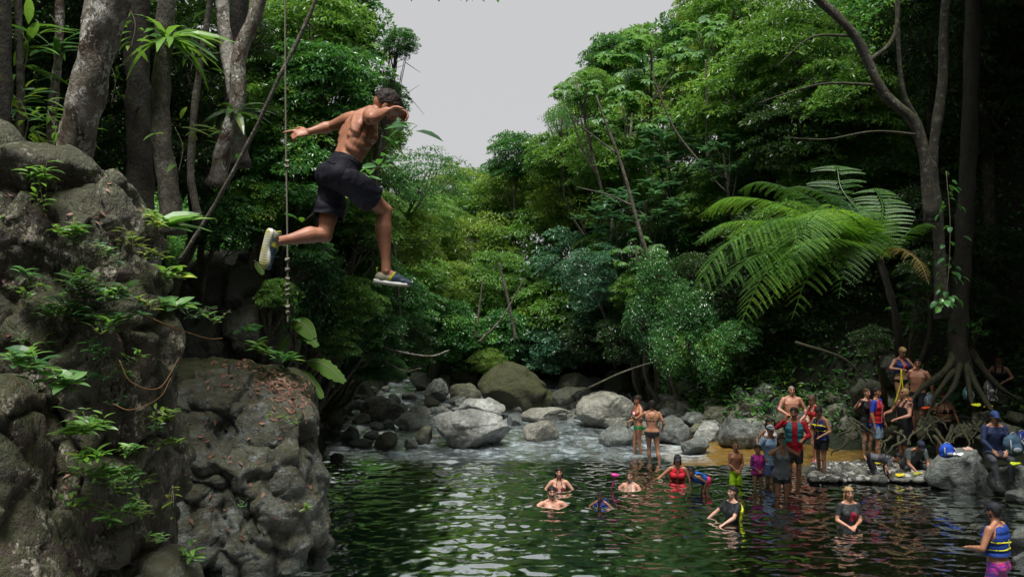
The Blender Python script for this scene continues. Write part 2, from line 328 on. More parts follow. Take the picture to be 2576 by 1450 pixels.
# ---- water
def m_water():
    m,nt,b=newmat("river_water"); g=N(nt,"ShaderNodeNewGeometry"); P=g.outputs["Position"]
    sp=N(nt,"ShaderNodeSeparateXYZ"); nt.links.new(P,sp.inputs[0]); x,y=sp.outputs[0],sp.outputs[1]
    deep=(.002,.007,.004); shal=(.008,.0095,.004); mud=(.17,.10,.018)
    n=noise(nt,.5,4,P)
    # shallows towards the right bank and the upper end of the pool
    sx=ramp(nt,mth(nt,'ADD',mth(nt,'MULTIPLY',x,.06),mth(nt,'ADD',mth(nt,'MULTIPLY',y,.05),mth(nt,'MULTIPLY',n,.3))),[(.95,(0,0,0)),(1.35,(1,1,1))])
    col=mixc(nt,sx,deep,shal)
    n2=noise(nt,1.2,3,P)
    my=mth(nt,'MULTIPLY',mth(nt,'GREATER_THAN',mth(nt,'ADD',y,n2),21.2),mth(nt,'LESS_THAN',y,24.2)); mxx=mth(nt,'GREATER_THAN',mth(nt,'ADD',x,mth(nt,'MULTIPLY',n2,1.2)),4.6)
    col=mixc(nt,mth(nt,'MULTIPLY',mth(nt,'MULTIPLY',my,mxx),.95),col,mud)
    # broken white water on the rapids
    mp=N(nt,"ShaderNodeMapping"); mp.inputs["Scale"].default_value=(.9,1.0,.2); nt.links.new(P,mp.inputs[0])
    f1=noise(nt,2.1,7,mp.outputs[0],.7,1.2)
    rap=ramp(nt,mth(nt,'MULTIPLY',mth(nt,'ADD',y,mth(nt,'MULTIPLY',n,1.6)),.04),[(.865,(0,0,0)),(.90,(1,1,1))])
    foam=mth(nt,'MULTIPLY',rap,ramp(nt,f1,[(.42,(0,0,0)),(.63,(1,1,1))])); foam=mth(nt,'MULTIPLY',foam,mth(nt,'LESS_THAN',x,5.0))
    col=mixc(nt,mth(nt,'MULTIPLY',mth(nt,'MULTIPLY',rap,mth(nt,'LESS_THAN',mth(nt,'ADD',x,n2),5.3)),.45),col,(.17,.21,.235)); col=mixc(nt,mth(nt,'MULTIPLY',foam,.75),col,(.42,.50,.55))
    nt.links.new(col,b.inputs["Base Color"]); b.inputs["IOR"].default_value=1.33
    nt.links.new(mth(nt,'ADD',mth(nt,'MULTIPLY',foam,.4),.04),b.inputs["Roughness"])
    b.inputs["Specular IOR Level"].default_value=.5
    mp2=N(nt,"ShaderNodeMapping"); mp2.inputs["Scale"].default_value=(.8,1.25,1); nt.links.new(P,mp2.inputs[0])
    h=mth(nt,'ADD',mth(nt,'MULTIPLY',noise(nt,7,3,mp2.outputs[0],.5,.3),.6),mth(nt,'MULTIPLY',noise(nt,22,2,mp2.outputs[0]),.15))
    h=mth(nt,'ADD',h,mth(nt,'MULTIPLY',mth(nt,'MULTIPLY',rap,f1),1.6))
    bump(nt,b,h,.12,.04)
    fr=N(nt,"ShaderNodeFresnel"); fr.inputs[0].default_value=1.33; nt.links.new(b.inputs["Normal"].links[0].from_socket,fr.inputs[1])
    gl=N(nt,"ShaderNodeBsdfGlossy"); gl.inputs["Color"].default_value=(.95,1,1,1); nt.links.new(mth(nt,"ADD",mth(nt,"MULTIPLY",rap,.22),.02),gl.inputs["Roughness"]); nt.links.new(b.inputs["Normal"].links[0].from_socket,gl.inputs["Normal"])
    ms=N(nt,"ShaderNodeMixShader"); k=mth(nt,'ADD',mth(nt,'MULTIPLY',fr.outputs[0],2.6),.42,True); k=mth(nt,'MULTIPLY',k,mth(nt,'SUBTRACT',1,mth(nt,'MULTIPLY',foam,.6)))
    k=mth(nt,'MULTIPLY',k,mth(nt,'SUBTRACT',1,mth(nt,'MULTIPLY',mth(nt,'MULTIPLY',my,mxx),.8))); nt.links.new(k,ms.inputs[0]); nt.links.new(b.outputs[0],ms.inputs[1]); nt.links.new(gl.outputs[0],ms.inputs[2]); nt.links.new(ms.outputs[0],nt.nodes["Material Output"].inputs[0])
    return m
SWIM=[((px-CX)/F*Y,Y) for px,Y in [(1406,18.4),(1388,17.0),(1509,16.8),(1586,18.4),(1704,19.2),(1750,17.9),(1850,18.6),(1906,18.1),(1965,17.75),(1842,15.9),(2135,15.3),(2495,12.5),(2450,12.6),(1603,22),(1640,21.3),(1660,19.3)]]
def wz(X,Y):
    P=np.stack([X.ravel()*.8,Y.ravel()*1.25,np.zeros(X.size)],-1)
    a=fbm(P,2.4,2,11)*.024+fbm(P,6.0,2,12)*.0155
    y=Y.ravel(); rap=np.clip((y-21.2)/1.2,0,1)
    a=a*(1-.3*rap)+rap*(fbm(P,1.7,4,15,ridge=True)*.05)
    for sx_,sy_ in SWIM:
        r=np.hypot(X.ravel()-sx_,(y-sy_)); a=a+.016*np.exp(-r/.55)*np.sin(r*21)
    # steps of the rapids
    st=np.clip((y-23)/2,0,1)*.10*fbm(P,.7,2,18)
    return (a+st).reshape(X.shape)+zwater(Y)
xs=np.arange(-7.5,11.5,.045); ys=np.concatenate([np.arange(9.5,24,.045),np.arange(24,37,.09)])
tag(obj("river",grid_mesh("river",xs,ys,wz,m_water())),kind="structure")
tag(obj("river_downstream",grid_mesh("river_downstream",np.arange(-8,12,1.),np.arange(-40,9.6,1.),lambda X,Y:zwater(Y)+0*X-.004,bpy.data.materials["river_water"])),kind="structure")

# ================================================================ ROCKS
def ico(sub):
    bm=bmesh.new(); bmesh.ops.create_icosphere(bm,subdivisions=sub,radius=1)
    V=np.array([v.co[:] for v in bm.verts]); Fs=np.array([[v.index for v in f.verts] for f in bm.faces]); bm.free(); return V,Fs
ICO={4:ico(4),5:ico(5),3:ico(3)}
def rock_shape(seed,sub=4,cuts=9,rough=.07,cutd=(.55,.85)):
    rg=np.random.default_rng(seed); V,Fs=ICO[sub]; V=V.copy()
    V*=(1+.16*fbm(V+seed*3.1,1.1,2,seed)[:,None])
    for _ in range(cuts):
        n=unit(rg.normal(size=3)*[1,1,1.1]); d=rg.uniform(*cutd); e=V@n-d; V=V-np.clip(e,0,9)[:,None]*n*.98
    wv,wd=worley(V*1.0+seed*1.7,1.15,seed); V*=(1+.10*wv-.035*np.exp(-(wd/.05)**2))[:,None]
    V*=(1+rough*fbm(V+seed*7.7,2.3,4,seed+5)[:,None]+rough*.7*np.minimum(0,fbm(V+seed,1.6,3,seed+9,ridge=True)+.1)[:,None])
    return V,Fs
def boulder(x0,x1,yt,yb,mat,label,seed=None,Y=None,tilt=0,depth=.8,sub=4,name="boulder",cuts=9,rough=.07,sink=.22,group="boulders across the river bed and banks"):
    seed=seed if seed is not None else int(x0*7+yt)
    cx=(x0+x1)/2
    if Y is None: p=hit(cx,yb)
    else: p=at(cx,yb,Y)
    Yc=p[1]; s=F/Yc; w=(x1-x0)/s; h=(yb-yt)/s
    V,Fs=rock_shape(seed,sub,cuts,rough)
    c_,s_=math.cos(R(tilt)),math.sin(R(tilt))
    T=V.copy(); V[:,0]=T[:,0]*c_-T[:,2]*s_*.6; V[:,2]=T[:,0]*s_*.6+T[:,2]*c_
    lo,hi=V.min(0),V.max(0); V=(V-(lo+hi)/2)/((hi-lo)/2)
    hz=h*(1+sink)/2
    V=V*[w/2,w/2*depth,hz]
    zc=p[2]+h-hz
    d=w/2*depth*.75
    c0=np.array([(cx-CX)/F*(Yc+d),Yc+d,zc-(CAMZ-zc-h*.0)*d/Yc*.0])
    o=obj(name,mesh_np(name,V,Fs,M[mat]),loc=c0); return tag(o,label,"boulder",group)
REF=[]
BL=[
(1085,1290,1035,1131,'rock_grey',"big pale wedge-shaped boulder standing in the rapids at mid-river",dict(sub=5,seed=12,tilt=-14,cuts=12,depth=.7)),
(1143,1274,1004,1060,'rock_grey',"bluish white cracked boulder just behind the big wedge-shaped one",dict(sub=5,seed=5)),
(1273,1312,1041,1071,'rock_slate',"small dark wet stone at the right foot of the bluish white boulder",{}),
(1309,1456,1029,1067,'rock_tan',"long low tan boulder in front of the huge mossy one",dict(sub=5)),
(1312,1408,1061,1110,'rock_tan',"knobbly grey-green rock alone in the rapids right of the wedge-shaped boulder",dict(tilt=8,seed=4)),
(1198,1404,914,1041,'rock_moss',"huge dark mossy boulder at the foot of the far forest",dict(sub=5,seed=8,cuts=7)),
(1133,1203,932,974,'rock_moss',"boulder with a yellow mossy face left of the huge mossy boulder",dict(tilt=-10)),
(1130,1213,966,1013,'rock_olive',"squat speckled boulder against the left side of the huge mossy one",dict(seed=3)),
(1066,1130,952,1013,'rock_grey',"round pale speckled boulder left of the squat speckled one",dict(sub=5,seed=21)),
(1030,1084,935,980,'rock_tan',"rounded brown boulder below a bright green moss cushion",dict(seed=9)),
(1077,1138,905,968,'rock_dark',"tall brown earthy rock at the back of the river bed",{}),
(908,1018,996,1057,'rock_tan',"broad smooth olive-tan boulder on the left side of the rapids",dict(sub=5,seed=31,cuts=6,rough=.04)),
(1016,1087,1022,1060,'rock_tan',"pale conical boulder right of the broad smooth tan one",dict(seed=33)),
(990,1081,1043,1086,'rock_grey',"pointed grey boulder with a white upper edge left of the wedge-shaped boulder",dict(seed=14,tilt=-8)),
(1071,1119,1023,1045,'rock_slate',"low flat grey slab behind the pale conical boulder",{}),
(892,935,1039,1066,'rock_tan',"small smooth tan stone in front of the broad tan boulder",{}),
(795,866,1018,1083,'rock_olive',"tall rounded grey-brown boulder beside the left rock outcrop",dict(seed=2,cuts=7)),
(928,967,1061,1086,'rock_grey',"pinkish grey stone below the broad tan boulder",{}),
(957,996,1056,1081,'rock_slate',"small slate-blue stone left of the pointed grey boulder",{}),
(1044,1088,1072,1119,'rock_olive',"mossy stone leaning on the left end of the wedge-shaped boulder",{}),
(1016,1052,1103,1130,'rock_slate',"wet dark stone with a white edge at the lower left of the wedge-shaped boulder",{}),
(940,1001,1087,1130,'rock_olive',"blocky olive stone in the white water left of midstream",{}),
(856,906,1072,1118,'rock_slate',"wet slanting stone beside the small waterfall",dict(tilt=30)),
(876,941,1105,1127,'rock_slate',"low dark wet stone below the small waterfall",{}),
(912,958,1084,1106,'rock_grey',"flat pale stone in the white water above the blocky olive stone",{}),
(830,866,1140,1159,'rock_dark',"flat black stone just breaking the water right of the left outcrop",{}),
(1444,1602,990,1083,'rock_tan',"large smooth boulder sloping up to the right behind the two women in bikinis",dict(sub=5,seed=41,tilt=26,cuts=6,rough=.04)),
(1506,1600,1071,1124,'rock_slate',"low sloping boulder at the left feet of the two women in bikinis",dict(tilt=22,seed=42,cuts=7)),
(1652,1745,1050,1121,'rock_slate',"dark rounded boulder right of the woman in the black bikini",dict(sub=5,seed=43,tilt=15,cuts=7)),
(1741,1818,1063,1114,'rock_grey',"long slanting grey slab next to the dark rounded boulder",dict(tilt=35,seed=44)),
(1712,1786,1101,1145,'rock_slate',"slanting striped slab at the water's edge under the long slanting slab",dict(tilt=25,seed=45)),
(1384,1488,975,1039,'rock_dark',"dark rough mound right of the huge mossy boulder",dict(sub=5)),
(1486,1528,990,1021,'rock_olive',"small rough rock on top of the large smooth sloping boulder",{}),
(1405,1484,936,981,'rock_olive',"grey tilted rock against the right side of the huge mossy boulder",dict(tilt=20)),
(1448,1521,948,982,'rock_slate',"long bare slanting rock behind the dark rough mound",dict(tilt=28)),
(1512,1600,932,985,'rock_olive',"orange-brown rock under the hanging vines",dict(seed=50)),
(1644,1704,992,1022,'rock_grey',"pale flat boulder above the woman in the black bikini",{}),
(1693,1765,1010,1047,'rock_tan',"rounded olive boulder on the upper bank",dict(seed=52)),
(1655,1709,1026,1057,'rock_grey',"whitish angular boulder on the bank right of the black bikini's shoulder",{}),
(1720,1795,963,1007,'rock_dark',"dark boulder with a yellow-green moss patch at the forest edge",dict(seed=53)),
(1764,1828,987,1012,'rock_dark',"low brown boulder at the forest edge",{}),
(1768,1823,998,1037,'rock_grey',"pale boulder below the low brown one at the forest edge",{}),
(1816,1916,1005,1052,'rock_olive',"wide flat-topped boulder left of the shirtless older man",dict(sub=5,seed=55,cuts=11)),
(1712,1783,1038,1073,'rock_slate',"smooth grey boulder behind the long slanting slab",dict(tilt=-10)),
(1658,1714,1045,1083,'rock_grey',"grey boulder touching the back of the dark rounded one",{}),
(1806,1911,1048,1131,'rock_slate',"large square-shouldered grey boulder above the boy in green shorts",dict(sub=5,seed=57,cuts=8)),
(1882,1936,1058,1133,'rock_slate',"upright grey boulder between the large square one and the bathers",dict(seed=58)),
(1936,1990,1030,1058,'rock_slate',"flat grey boulder in front of the shirtless older man",{}),
(2067,2132,1014,1073,'rock_olive',"rounded boulder right of the woman in the blue and yellow vest",dict(seed=60)),
(2124,2170,1048,1108,'rock_olive',"boulder at the mud's edge left of the man in blue and red",dict(seed=61)),
(2140,2225,954,1030,'rock_dark',"large dark block behind the man in blue and red",dict(sub=5,seed=62,Y=22.6)),
(2214,2262,890,962,'rock_dark',"upright dark stone block behind the woman with yellow straps",dict(seed=63,Y=23)),
(2228,2345,1030,1075,'rock_dark',"dark ledge the bald bearded man stands on",dict(seed=64,Y=21.6)),
(2324,2505,1135,1243,'rock_slate',"big flat-topped boulder at the water with a blue bag on it",dict(sub=5,seed=65,cuts=12,Y=18.0,depth=.65,rough=.05)),
(2490,2600,1172,1240,'rock_slate',"pale-topped slab under the seated man's feet",dict(seed=66,Y=17.4,tilt=-12)),
(2532,2600,1232,1272,'rock_slate',"grey stones breaking the water at the right edge",dict(Y=None)),
(2537,2600,1328,1382,'rock_slate',"pale stone at the right edge beside the man in the blue vest",{}),
(2549,2610,1394,1424,'rock_slate',"lowest pale stone at the right edge",{}),
(2444,2492,1033,1064,'rock_olive',"rounded rock among the roots right of the walking woman",dict(Y=20.5)),
(2526,2585,1036,1066,'rock_olive',"rounded stone behind the seated man's cap",dict(Y=20.5)),
(2396,2454,1066,1100,'rock_olive',"rock among the roots left of the seated man",dict(Y=20)),
(2303,2358,1044,1098,'rock_olive',"root-covered rock behind the squatting man",dict(Y=20.6)),
(2450,2600,1070,1140,'rock_dark',"dark rock bench the seated man sits on",dict(Y=18.4,seed=71,sub=5)),
(2040,2082,1002,1023,'rock_olive',"small boulder right of the woman with her hair up",{}),
(1960,2050,1058,1100,'rock_olive',"low boulder hidden behind the man in the red shirt",{}),
]
for b in BL:
    boulder(*b[:6],**b[6]); REF.append(((b[0]+b[1])/2,(b[2]+b[3])/2,short(b[5])))
rg=np.random.default_rng(44)
def filler(n,bx,by,rr,label,mats,pick=None):
    k=0
    while k<n:
        px=rg.uniform(*bx); py=rg.uniform(*by)
        if pick and not pick(px,py): continue
        w_=rr[0]*math.exp(rg.normal(0,rr[1])); mt=mats[int(rg.integers(0,len(mats)))]; col={'rock_grey':'pale grey','rock_slate':'slate-grey','rock_olive':'olive','rock_tan':'tan','rock_dark':'dark'}[mt]
        szz='tiny' if w_<rr[0]*.8 else ('small' if w_<rr[0]*1.25 else 'mid-sized'); lab=near_label(px,py-w_*.3,REF,[f"{szz} {col} stone",f"{szz} {col} angular stone",f"{szz} {col} tilted stone"],rg,label)
        boulder(px-w_/2,px+w_/2,py-w_*rg.uniform(.45,.8),py,mt,lab,seed=int(rg.integers(1,9999)),tilt=rg.uniform(-30,30),sub=4 if w_>26 else 3,name="stone",cuts=11,rough=.1,group="small stones packed between the boulders"); k+=1
filler(60,(800,1200),(1000,1125),(24,.35),"small grey stone packed between boulders left of midstream",['rock_grey','rock_slate','rock_olive','rock_tan'],lambda x,y:not(1000<x<1090 and y>1085) and not (y>1060 and 900<x and rg.uniform()<.5))
filler(22,(1270,1500),(1030,1075),(22,.3),"small stone in the shallows right of the wedge-shaped boulder",['rock_tan','rock_slate'],lambda x,y:y<1052 or rg.uniform()<.25)
filler(75,(1600,2130),(985,1125),(30,.4),"grey stone packed among the boulders of the right bank",['rock_grey','rock_slate','rock_tan','rock_olive'],lambda x,y:y<1120-(0 if x<1950 else (x-1950)*.1))
filler(30,(1610,2110),(1000,1125),(50,.25),"grey boulder packed among the boulders of the right bank",['rock_grey','rock_slate','rock_olive'],lambda x,y:y<1118-(0 if x<1950 else (x-1950)*.2))
filler(34,(2120,2560),(1020,1110),(32,.4),"dark stone among the roots on the right bank",['rock_olive','rock_slate','rock_dark'])
filler(14,(1250,1600),(925,985),(34,.35),"dim stone at the foot of the far forest",['rock_olive','rock_dark'])
filler(14,(880,1140),(930,985),(28,.35),"dim stone at the left foot of the far forest",['rock_olive','rock_dark','rock_tan'])
# lump masses
def mass(name,lumps,mat,label,cat,vox=.04,amp=.1,seed=1,ampf=.03,fs=1.6,group=None,strat=0):
    mb=MB()
    for (px,py,Y,rx,ry,rz) in lumps: mb.ell(at(px,py,Y),np.diag([rx,ry,rz]),22)
    me=mb.remesh(name,vox,5,.5,M[mat]); V=getV(me); Nn=getN(me)
    d=amp*fbm(V,fs,4,seed,.55)+amp*.9*np.minimum(.15,fbm(V*[1,1,.6],fs*1.4,4,seed+3,.5,True))+ampf*fbm(V,9,4,seed+6,.6)
    wv,wd=worley(V*[1,1,.6]+.13*np.stack([fbm(V,2,2,31),fbm(V,2,2,32),fbm(V,2,2,33)],1),fs*1.1,seed+20); wv2,wd2=worley(V*[1,1,.8],fs*3.1,seed+30)
    d=d*.28+amp*.95*wv+amp*.28*wv2-amp*.55*np.exp(-(wd/.07)**2)-amp*.12*np.exp(-(wd2/.08)**2)
    if strat: d+=strat*np.abs(np.sin(V[:,2]*4.2+1.6*fbm(V,.9,2,seed+9)*2))
    setV(me,V+Nn*d[:,None]); o=obj(name,me); return tag(o,label,cat,group)
mass("rock_cliff",[(40,720,7.6,.98,1.2,1.05),(150,600,7.3,.55,.9,.72),(235,640,7.2,.33,.7,.62),(260,900,7.2,.55,.9,.9),(310,1180,7.2,.42,.9,1.4),(-80,440,7.3,.42,.7,.5),
 (200,1800,7.4,1.0,1.2,1.7),(-500,900,8.2,2,2,2.0),(100,1150,7.7,1.0,1,1.2),(360,860,7.3,.2,.6,.7)],'rock_cliff',"tall lichen-spotted brown cliff nearest the camera at the left","cliff",.028,.2,2,.05,1.5)
mass("boulder",[(322,650,8.3,.25,.6,.66)],'rock_slate',"smooth grey boulder behind the right shoulder of the near cliff","boulder",.03,.08,4)
mass("rock_ledge",[(30,1280,6.3,.4,.7,1.0),(-90,1200,6.3,.4,.7,.9),(100,1520,6.3,.42,.7,.9)],'rock_cliff',"dark streaked rock spur at the bottom left corner","rock",.028,.1,7,.02)
mass("boulder",[(415,1520,7.0,.3,.5,.46),(330,1560,7.0,.4,.5,.5)],'rock_outcrop',"brown rounded boulder at the bottom foot of the near cliff","boulder",.03,.06,8)
mass("rock_outcrop",[(560,1030,14.4,.95,1,.6),(670,1075,14.2,.7,.9,.55),(480,1150,13.8,.8,.9,.7),(600,1190,13.8,1.05,.9,.65),(735,1190,14.0,.42,.9,.6),(690,1260,13.9,.75,.9,.7),(600,1320,13.8,1.05,.95,.8),(470,1330,13.7,.8,.9,1.0),
 (640,1420,13.8,1.0,.9,.7),(745,1330,14.0,.42,.8,.8),(780,1240,14.3,.2,.6,.6),(560,1250,14.4,1.3,1,1.5),(330,1250,14,1.2,1,1.9)],'rock_outcrop',"bulging grey-brown rock outcrop rising from the pool on the left","rock",.035,.2,10,.03,1.0,strat=.06)
mass("rock_slope",[(640,985,15.9,1.1,1.1,.5),(720,1040,16.2,.55,1.2,.75),(520,960,15.5,1.2,1,.45),(770,1080,16.6,.22,.8,.6)],'rock_moss',"mossy slope littered with fallen leaves above the left outcrop","rock",.045,.1,12)
mass("shaded_rock",[(560,790,17.6,1.4,1,1.2),(640,850,17.4,.8,1,.9),(470,880,17.2,1.2,1,.9),(600,680,18.4,1.0,.8,.5)],'rock_dark',"shaded dark rock face behind the near cliff","rock",.06,.2,14,.04,1.1)
# gravel bar
def gravel():
    rg=np.random.default_rng(5); mb=MB(); V0,F0=ICO[3]; mats=[M['rock_grey'],M['rock_slate'],M['rock_tan'],M['pebble']]
    Vi,Fi=ico(2); n=0
    while n<1500:
        px=rg.uniform(2040,2345); py=rg.uniform(1157,1216); 
        if py<1160+(2340-px)*.03: continue
        p=hit(px,py); r=.03*math.exp(rg.normal(0,.45))*(1.5 if py>1190 else 1)
        V=Vi*(1+.25*rg.normal(size=(len(Vi),1))*.4)*[r*1.3,r,r*.7]; a=rg.uniform(0,6); c_,s_=math.cos(a),math.sin(a)
        V=V@np.array([[c_,s_,0],[-s_,c_,0],[0,0,1]])+[p[0],p[1],.045+r*.2+rg.uniform(0,.02)]
        mb.add(V,None,Fi,mi=int(rg.integers(0,4))); n+=1
    o=mb.build("gravel",mats); tag(o,"grey pebbles of the gravel bar beside the muddy shallows","gravel",kind="stuff")
    # bar itself
    xs=np.arange(5.8,11.5,.12); ys=np.arange(17.9,21.4,.12)
    def z(X,Y):
        d=np.minimum(np.minimum((X-6.9)*.16,(Y-19.15+(X-7)*-.05)*.2),(20.8-Y)*.2)
        P=np.stack([X.ravel(),Y.ravel(),0*X.ravel()],-1)
        return np.clip(d,-.3,.05)+.02*fbm(P,4,3,2).reshape(X.shape)
    tag(obj("gravel_bar",grid_mesh("gravel_bar",xs,ys,z,M['rock_olive'])),kind="structure")
gravel()
# ================================================================ VEGETATION
def norm(A): return A/np.maximum(1e-9,np.linalg.norm(A,axis=-1,keepdims=True))
def leafquads(C,D,Nn,L,W,fold=.18,droop=.0):
    """C base points, D long axis, Nn normal -> diamonds (4 verts each)"""
    D=norm(D); S_=norm(np.cross(D,Nn)); U=norm(np.cross(S_,D)); L=np.broadcast_to(L,(len(C),))[:,None]; W=np.broadcast_to(W,(len(C),))[:,None]
    m=C+D*L*.42; a=m+S_*W*.5+U*W*fold; b=m-S_*W*.5+U*W*fold; t=C+D*L-U*L*droop
    V=np.stack([C,a,t,b],1).reshape(-1,3); return V,np.arange(len(V)).reshape(-1,4)
def leaf6(C,D,Nn,L,W,fold=.15,droop=.25):
    """larger curved leaves: 8 verts, 3 quads each side joined"""
    D=norm(D); S_=norm(np.cross(D,Nn)); U=norm(np.cross(S_,D)); n=len(C)
    L=np.broadcast_to(L,(n,))[:,None]; W=np.broadcast_to(W,(n,))[:,None]; V=[]
    ts=[0,.22,.5,.78,1]; ws=[.06,.82,1,.66,.03]
    for t,w_ in zip(ts,ws):
        m=C+D*L*t-U*L*droop*t*t
        V+= [m+S_*W*.5*w_+U*W*fold*w_, m, m-S_*W*.5*w_+U*W*fold*w_]
    V=np.stack(V,1).reshape(-1,3); q=[]
    for i in range(4):
        for j in range(2): q.append([i*3+j,i*3+j+1,i*3+j+4,i*3+j+3])
    Q=(np.arange(n)[:,None,None]*15+np.array(q)[None]).reshape(-1,4); return V,Q
def sphere_dirs(rg,n):
    v=rg.normal(size=(n,3)); return norm(v)
def crown_mesh(name,seed,R_=2.2,clumps=70,per=120,L=.16,W=.07,mat=None,flat=.8,kind='spray'):
    rg=np.random.default_rng(seed); d=sphere_dirs(rg,clumps); rr=rg.uniform(.25,1,clumps)**.45
    lump=1+.35*fbm(d*1.4+seed*5.3,1.0,2,seed)
    C=d*(rr*R_*lump)[:,None]*[1,1,flat]
    Vs=[];Qs=[];n0=0
    cr=R_*rg.uniform(.11,.30,clumps)
    if kind in('spray','drape'):
        k=rg.poisson(per*(cr/cr.mean())**2); idx=np.repeat(np.arange(clumps),k); n=len(idx)
        e=sphere_dirs(rg,n); e[:,2]=np.abs(e[:,2])*.75-.12
        # layered sprays: flatten every clump and tilt it outwards
        q=e*cr[idx][:,None]*[1.1,1.1,.62]; out=norm(C)[idx]
        q[:,2]-=.45*(q[:,0]*out[:,0]+q[:,1]*out[:,1])
        if kind=='drape': q[:,2]-=rg.uniform(0,1,n)**2*cr[idx]*3.2; q[:,:2]*=.75
        P=C[idx]+q
        hz=e.copy(); hz[:,2]=rg.uniform(-.7,.15,n) if kind=='spray' else rg.uniform(-1.6,-.1,n)
        D=norm(hz+rg.normal(0,.45,(n,3))); Nn=norm(np.array([0,0,1.])+e*.6+rg.normal(0,.45,(n,3)))
        l=L*rg.uniform(.45,1.4,n); V,Q=leafquads(P,D,Nn,l,l*W/L,.2,.1); Vs.append(V);Qs.append(Q)
    elif kind=='palmate':   # umbrella leaves of nine lobes on long stalks
        k=rg.integers(5,9,clumps); idx=np.repeat(np.arange(clumps),k); n=len(idx)
        a=rg.uniform(0,6.283,n); h=np.stack([np.cos(a),np.sin(a),rg.uniform(-.1,.7,n)],1); P=C[idx]+norm(h)*rg.uniform(.7,1.3,n)[:,None]*L*1.1
        Nn=norm(np.array([0,0,1.])+h*.45+rg.normal(0,.12,(n,3)))
        X=norm(np.cross(Nn,rg.normal(size=(n,3)))); Y=np.cross(Nn,X); m=9
        for j in range(m):
            an=(j-(m-1)/2)*(2*math.pi*.86/m); D=X*math.cos(an)+Y*math.sin(an)-Nn*.22
            l=L*(1-.3*abs(j-(m-1)/2)/((m-1)/2)); V,Q=leaf6(P+Nn*.0,D,Nn,l*rg.uniform(.9,1.05,n),l*.34,.1,.18); Q=Q+sum(len(v) for v in Vs); Vs.append(V);Qs.append(Q)
        s0=0
        V,Q=leafquads(C[idx],P-C[idx],Nn,np.linalg.norm(P-C[idx],axis=1),.02,0,0); Q=Q+sum(len(v) for v in Vs); Vs.append(V);Qs.append(Q)
    elif kind=='whorl':     # rosettes of deeply cut leaves
        k=rg.integers(7,11,clumps); idx=np.repeat(np.arange(clumps),k); n=len(idx)
        a=rg.uniform(0,6.283,n); D=norm(np.stack([np.cos(a),np.sin(a),rg.uniform(.0,1.1,n)],1)); Nn=norm(np.array([0,0,1.])-D*.2)
        P=C[idx]; l=L*rg.uniform(.7,1.1,n); Sd=norm(np.cross(D,Nn)); U=np.cross(Sd,D)
        for j in range(7):
            t=.12+.13*j
            for s_ in(-1,1):
                b=P+D*(l*t)[:,None]-U*(l*.3*t*t)[:,None]; DD=norm(D*.75+Sd*s_*.9-U*.2)
                ll=l*.42*math.sin(math.pi*(.15+.8*t)); V,Q=leafquads(b,DD,Nn,ll,ll*.32,.1,.1); Q=Q+sum(len(v) for v in Vs); Vs.append(V);Qs.append(Q)
        V,Q=leafquads(P,D,Nn,l,l*.16,.1,.3); Q=Q+sum(len(v) for v in Vs); Vs.append(V);Qs.append(Q)
    elif kind=='broad':     # long drooping strap leaves in rosettes
        k=rg.integers(6,12,clumps); idx=np.repeat(np.arange(clumps),k); n=len(idx)
        a=rg.uniform(0,6.283,n); D=norm(np.stack([np.cos(a),np.sin(a),rg.uniform(-.3,.9,n)],1)); Nn=norm(np.array([0,0,1.])+rg.normal(0,.2,(n,3)))
        l=L*rg.uniform(.6,1.2,n); V,Q=leaf6(C[idx],D,Nn,l,l*W/L,.15,.45); Vs.append(V);Qs.append(Q)
    return mesh_np(name,np.concatenate(Vs),np.concatenate(Qs),mat,False),C
def wood_mesh(name,C,base,seed,r0=.12,nl=9,mat=None,fork=.35,wig=.05):
    """tapered trunk from base to crown centre and limbs out to some clumps; crown centre is the origin"""
    rg=np.random.default_rng(seed); mb=MB(); base=np.asarray(base,float); H=np.linalg.norm(base)
    pts=spline([base,base*.66+rg.normal(0,wig*H,3)*[1,1,.2],base*.33+rg.normal(0,wig*H,3)*[1,1,.2],[0,0,.3*np.abs(C).max()*.6]],14)
    mb.tube(pts,np.linspace(r0*1.25,r0*.42,14),9,wob=.06)
    order=rg.permutation(len(C))[:nl]
    for i in order:
        s=pts[int(rg.integers(int(14*(1-fork)),13))]; e=C[i]*.88; m=(s+e)/2+[0,0,-.1*np.linalg.norm(e-s)]+rg.normal(0,.05,3)
        p=spline([s,m,e],8); mb.tube(p,np.linspace(r0*.4,r0*.09,8),6)
        for _ in range(2):
            j=int(rg.integers(3,7)); e2=p[j]+norm(rg.normal(size=3)+norm(e-s))*np.linalg.norm(e-s)*.3
            mb.tube(spline([p[j],(p[j]+e2)/2+rg.normal(0,.05,3),e2],5),np.linspace(r0*.16,r0*.05,5),5)
    return mb.mesh(name,mat)
KINDS={
 'dense':dict(clumps=130,per=100,L=.19,W=.085,mat='leaf_deep'),
 'dense2':dict(clumps=120,per=100,L=.21,W=.09,mat='leaf_mid'),
 'fine':dict(clumps=135,per=120,L=.15,W=.06,mat='leaf_bright',flat=.7),
 'fine2':dict(clumps=125,per=115,L=.16,W=.065,mat='leaf_mid',flat=.75),
 'blue':dict(clumps=95,per=85,L=.18,W=.09,mat='leaf_blue'),
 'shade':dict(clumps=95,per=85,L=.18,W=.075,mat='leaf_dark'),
 'sparse':dict(clumps=85,per=50,L=.19,W=.06,mat='leaf_deep'),
 'drape':dict(clumps=110,per=45,L=.22,W=.12,mat='leaf_deep',kind='drape',flat=1.2),
 'palmate':dict(clumps=17,per=0,L=.5,W=.2,mat='leaf_big',kind='palmate',flat=.6),
 'whorl':dict(clumps=34,per=0,L=.7,W=.2,mat='leaf_blue',kind='whorl',flat=.8),
 'broad':dict(clumps=40,per=0,L=.55,W=.13,mat='leaf_deep',kind='broad',flat=.8),
}
CR={}
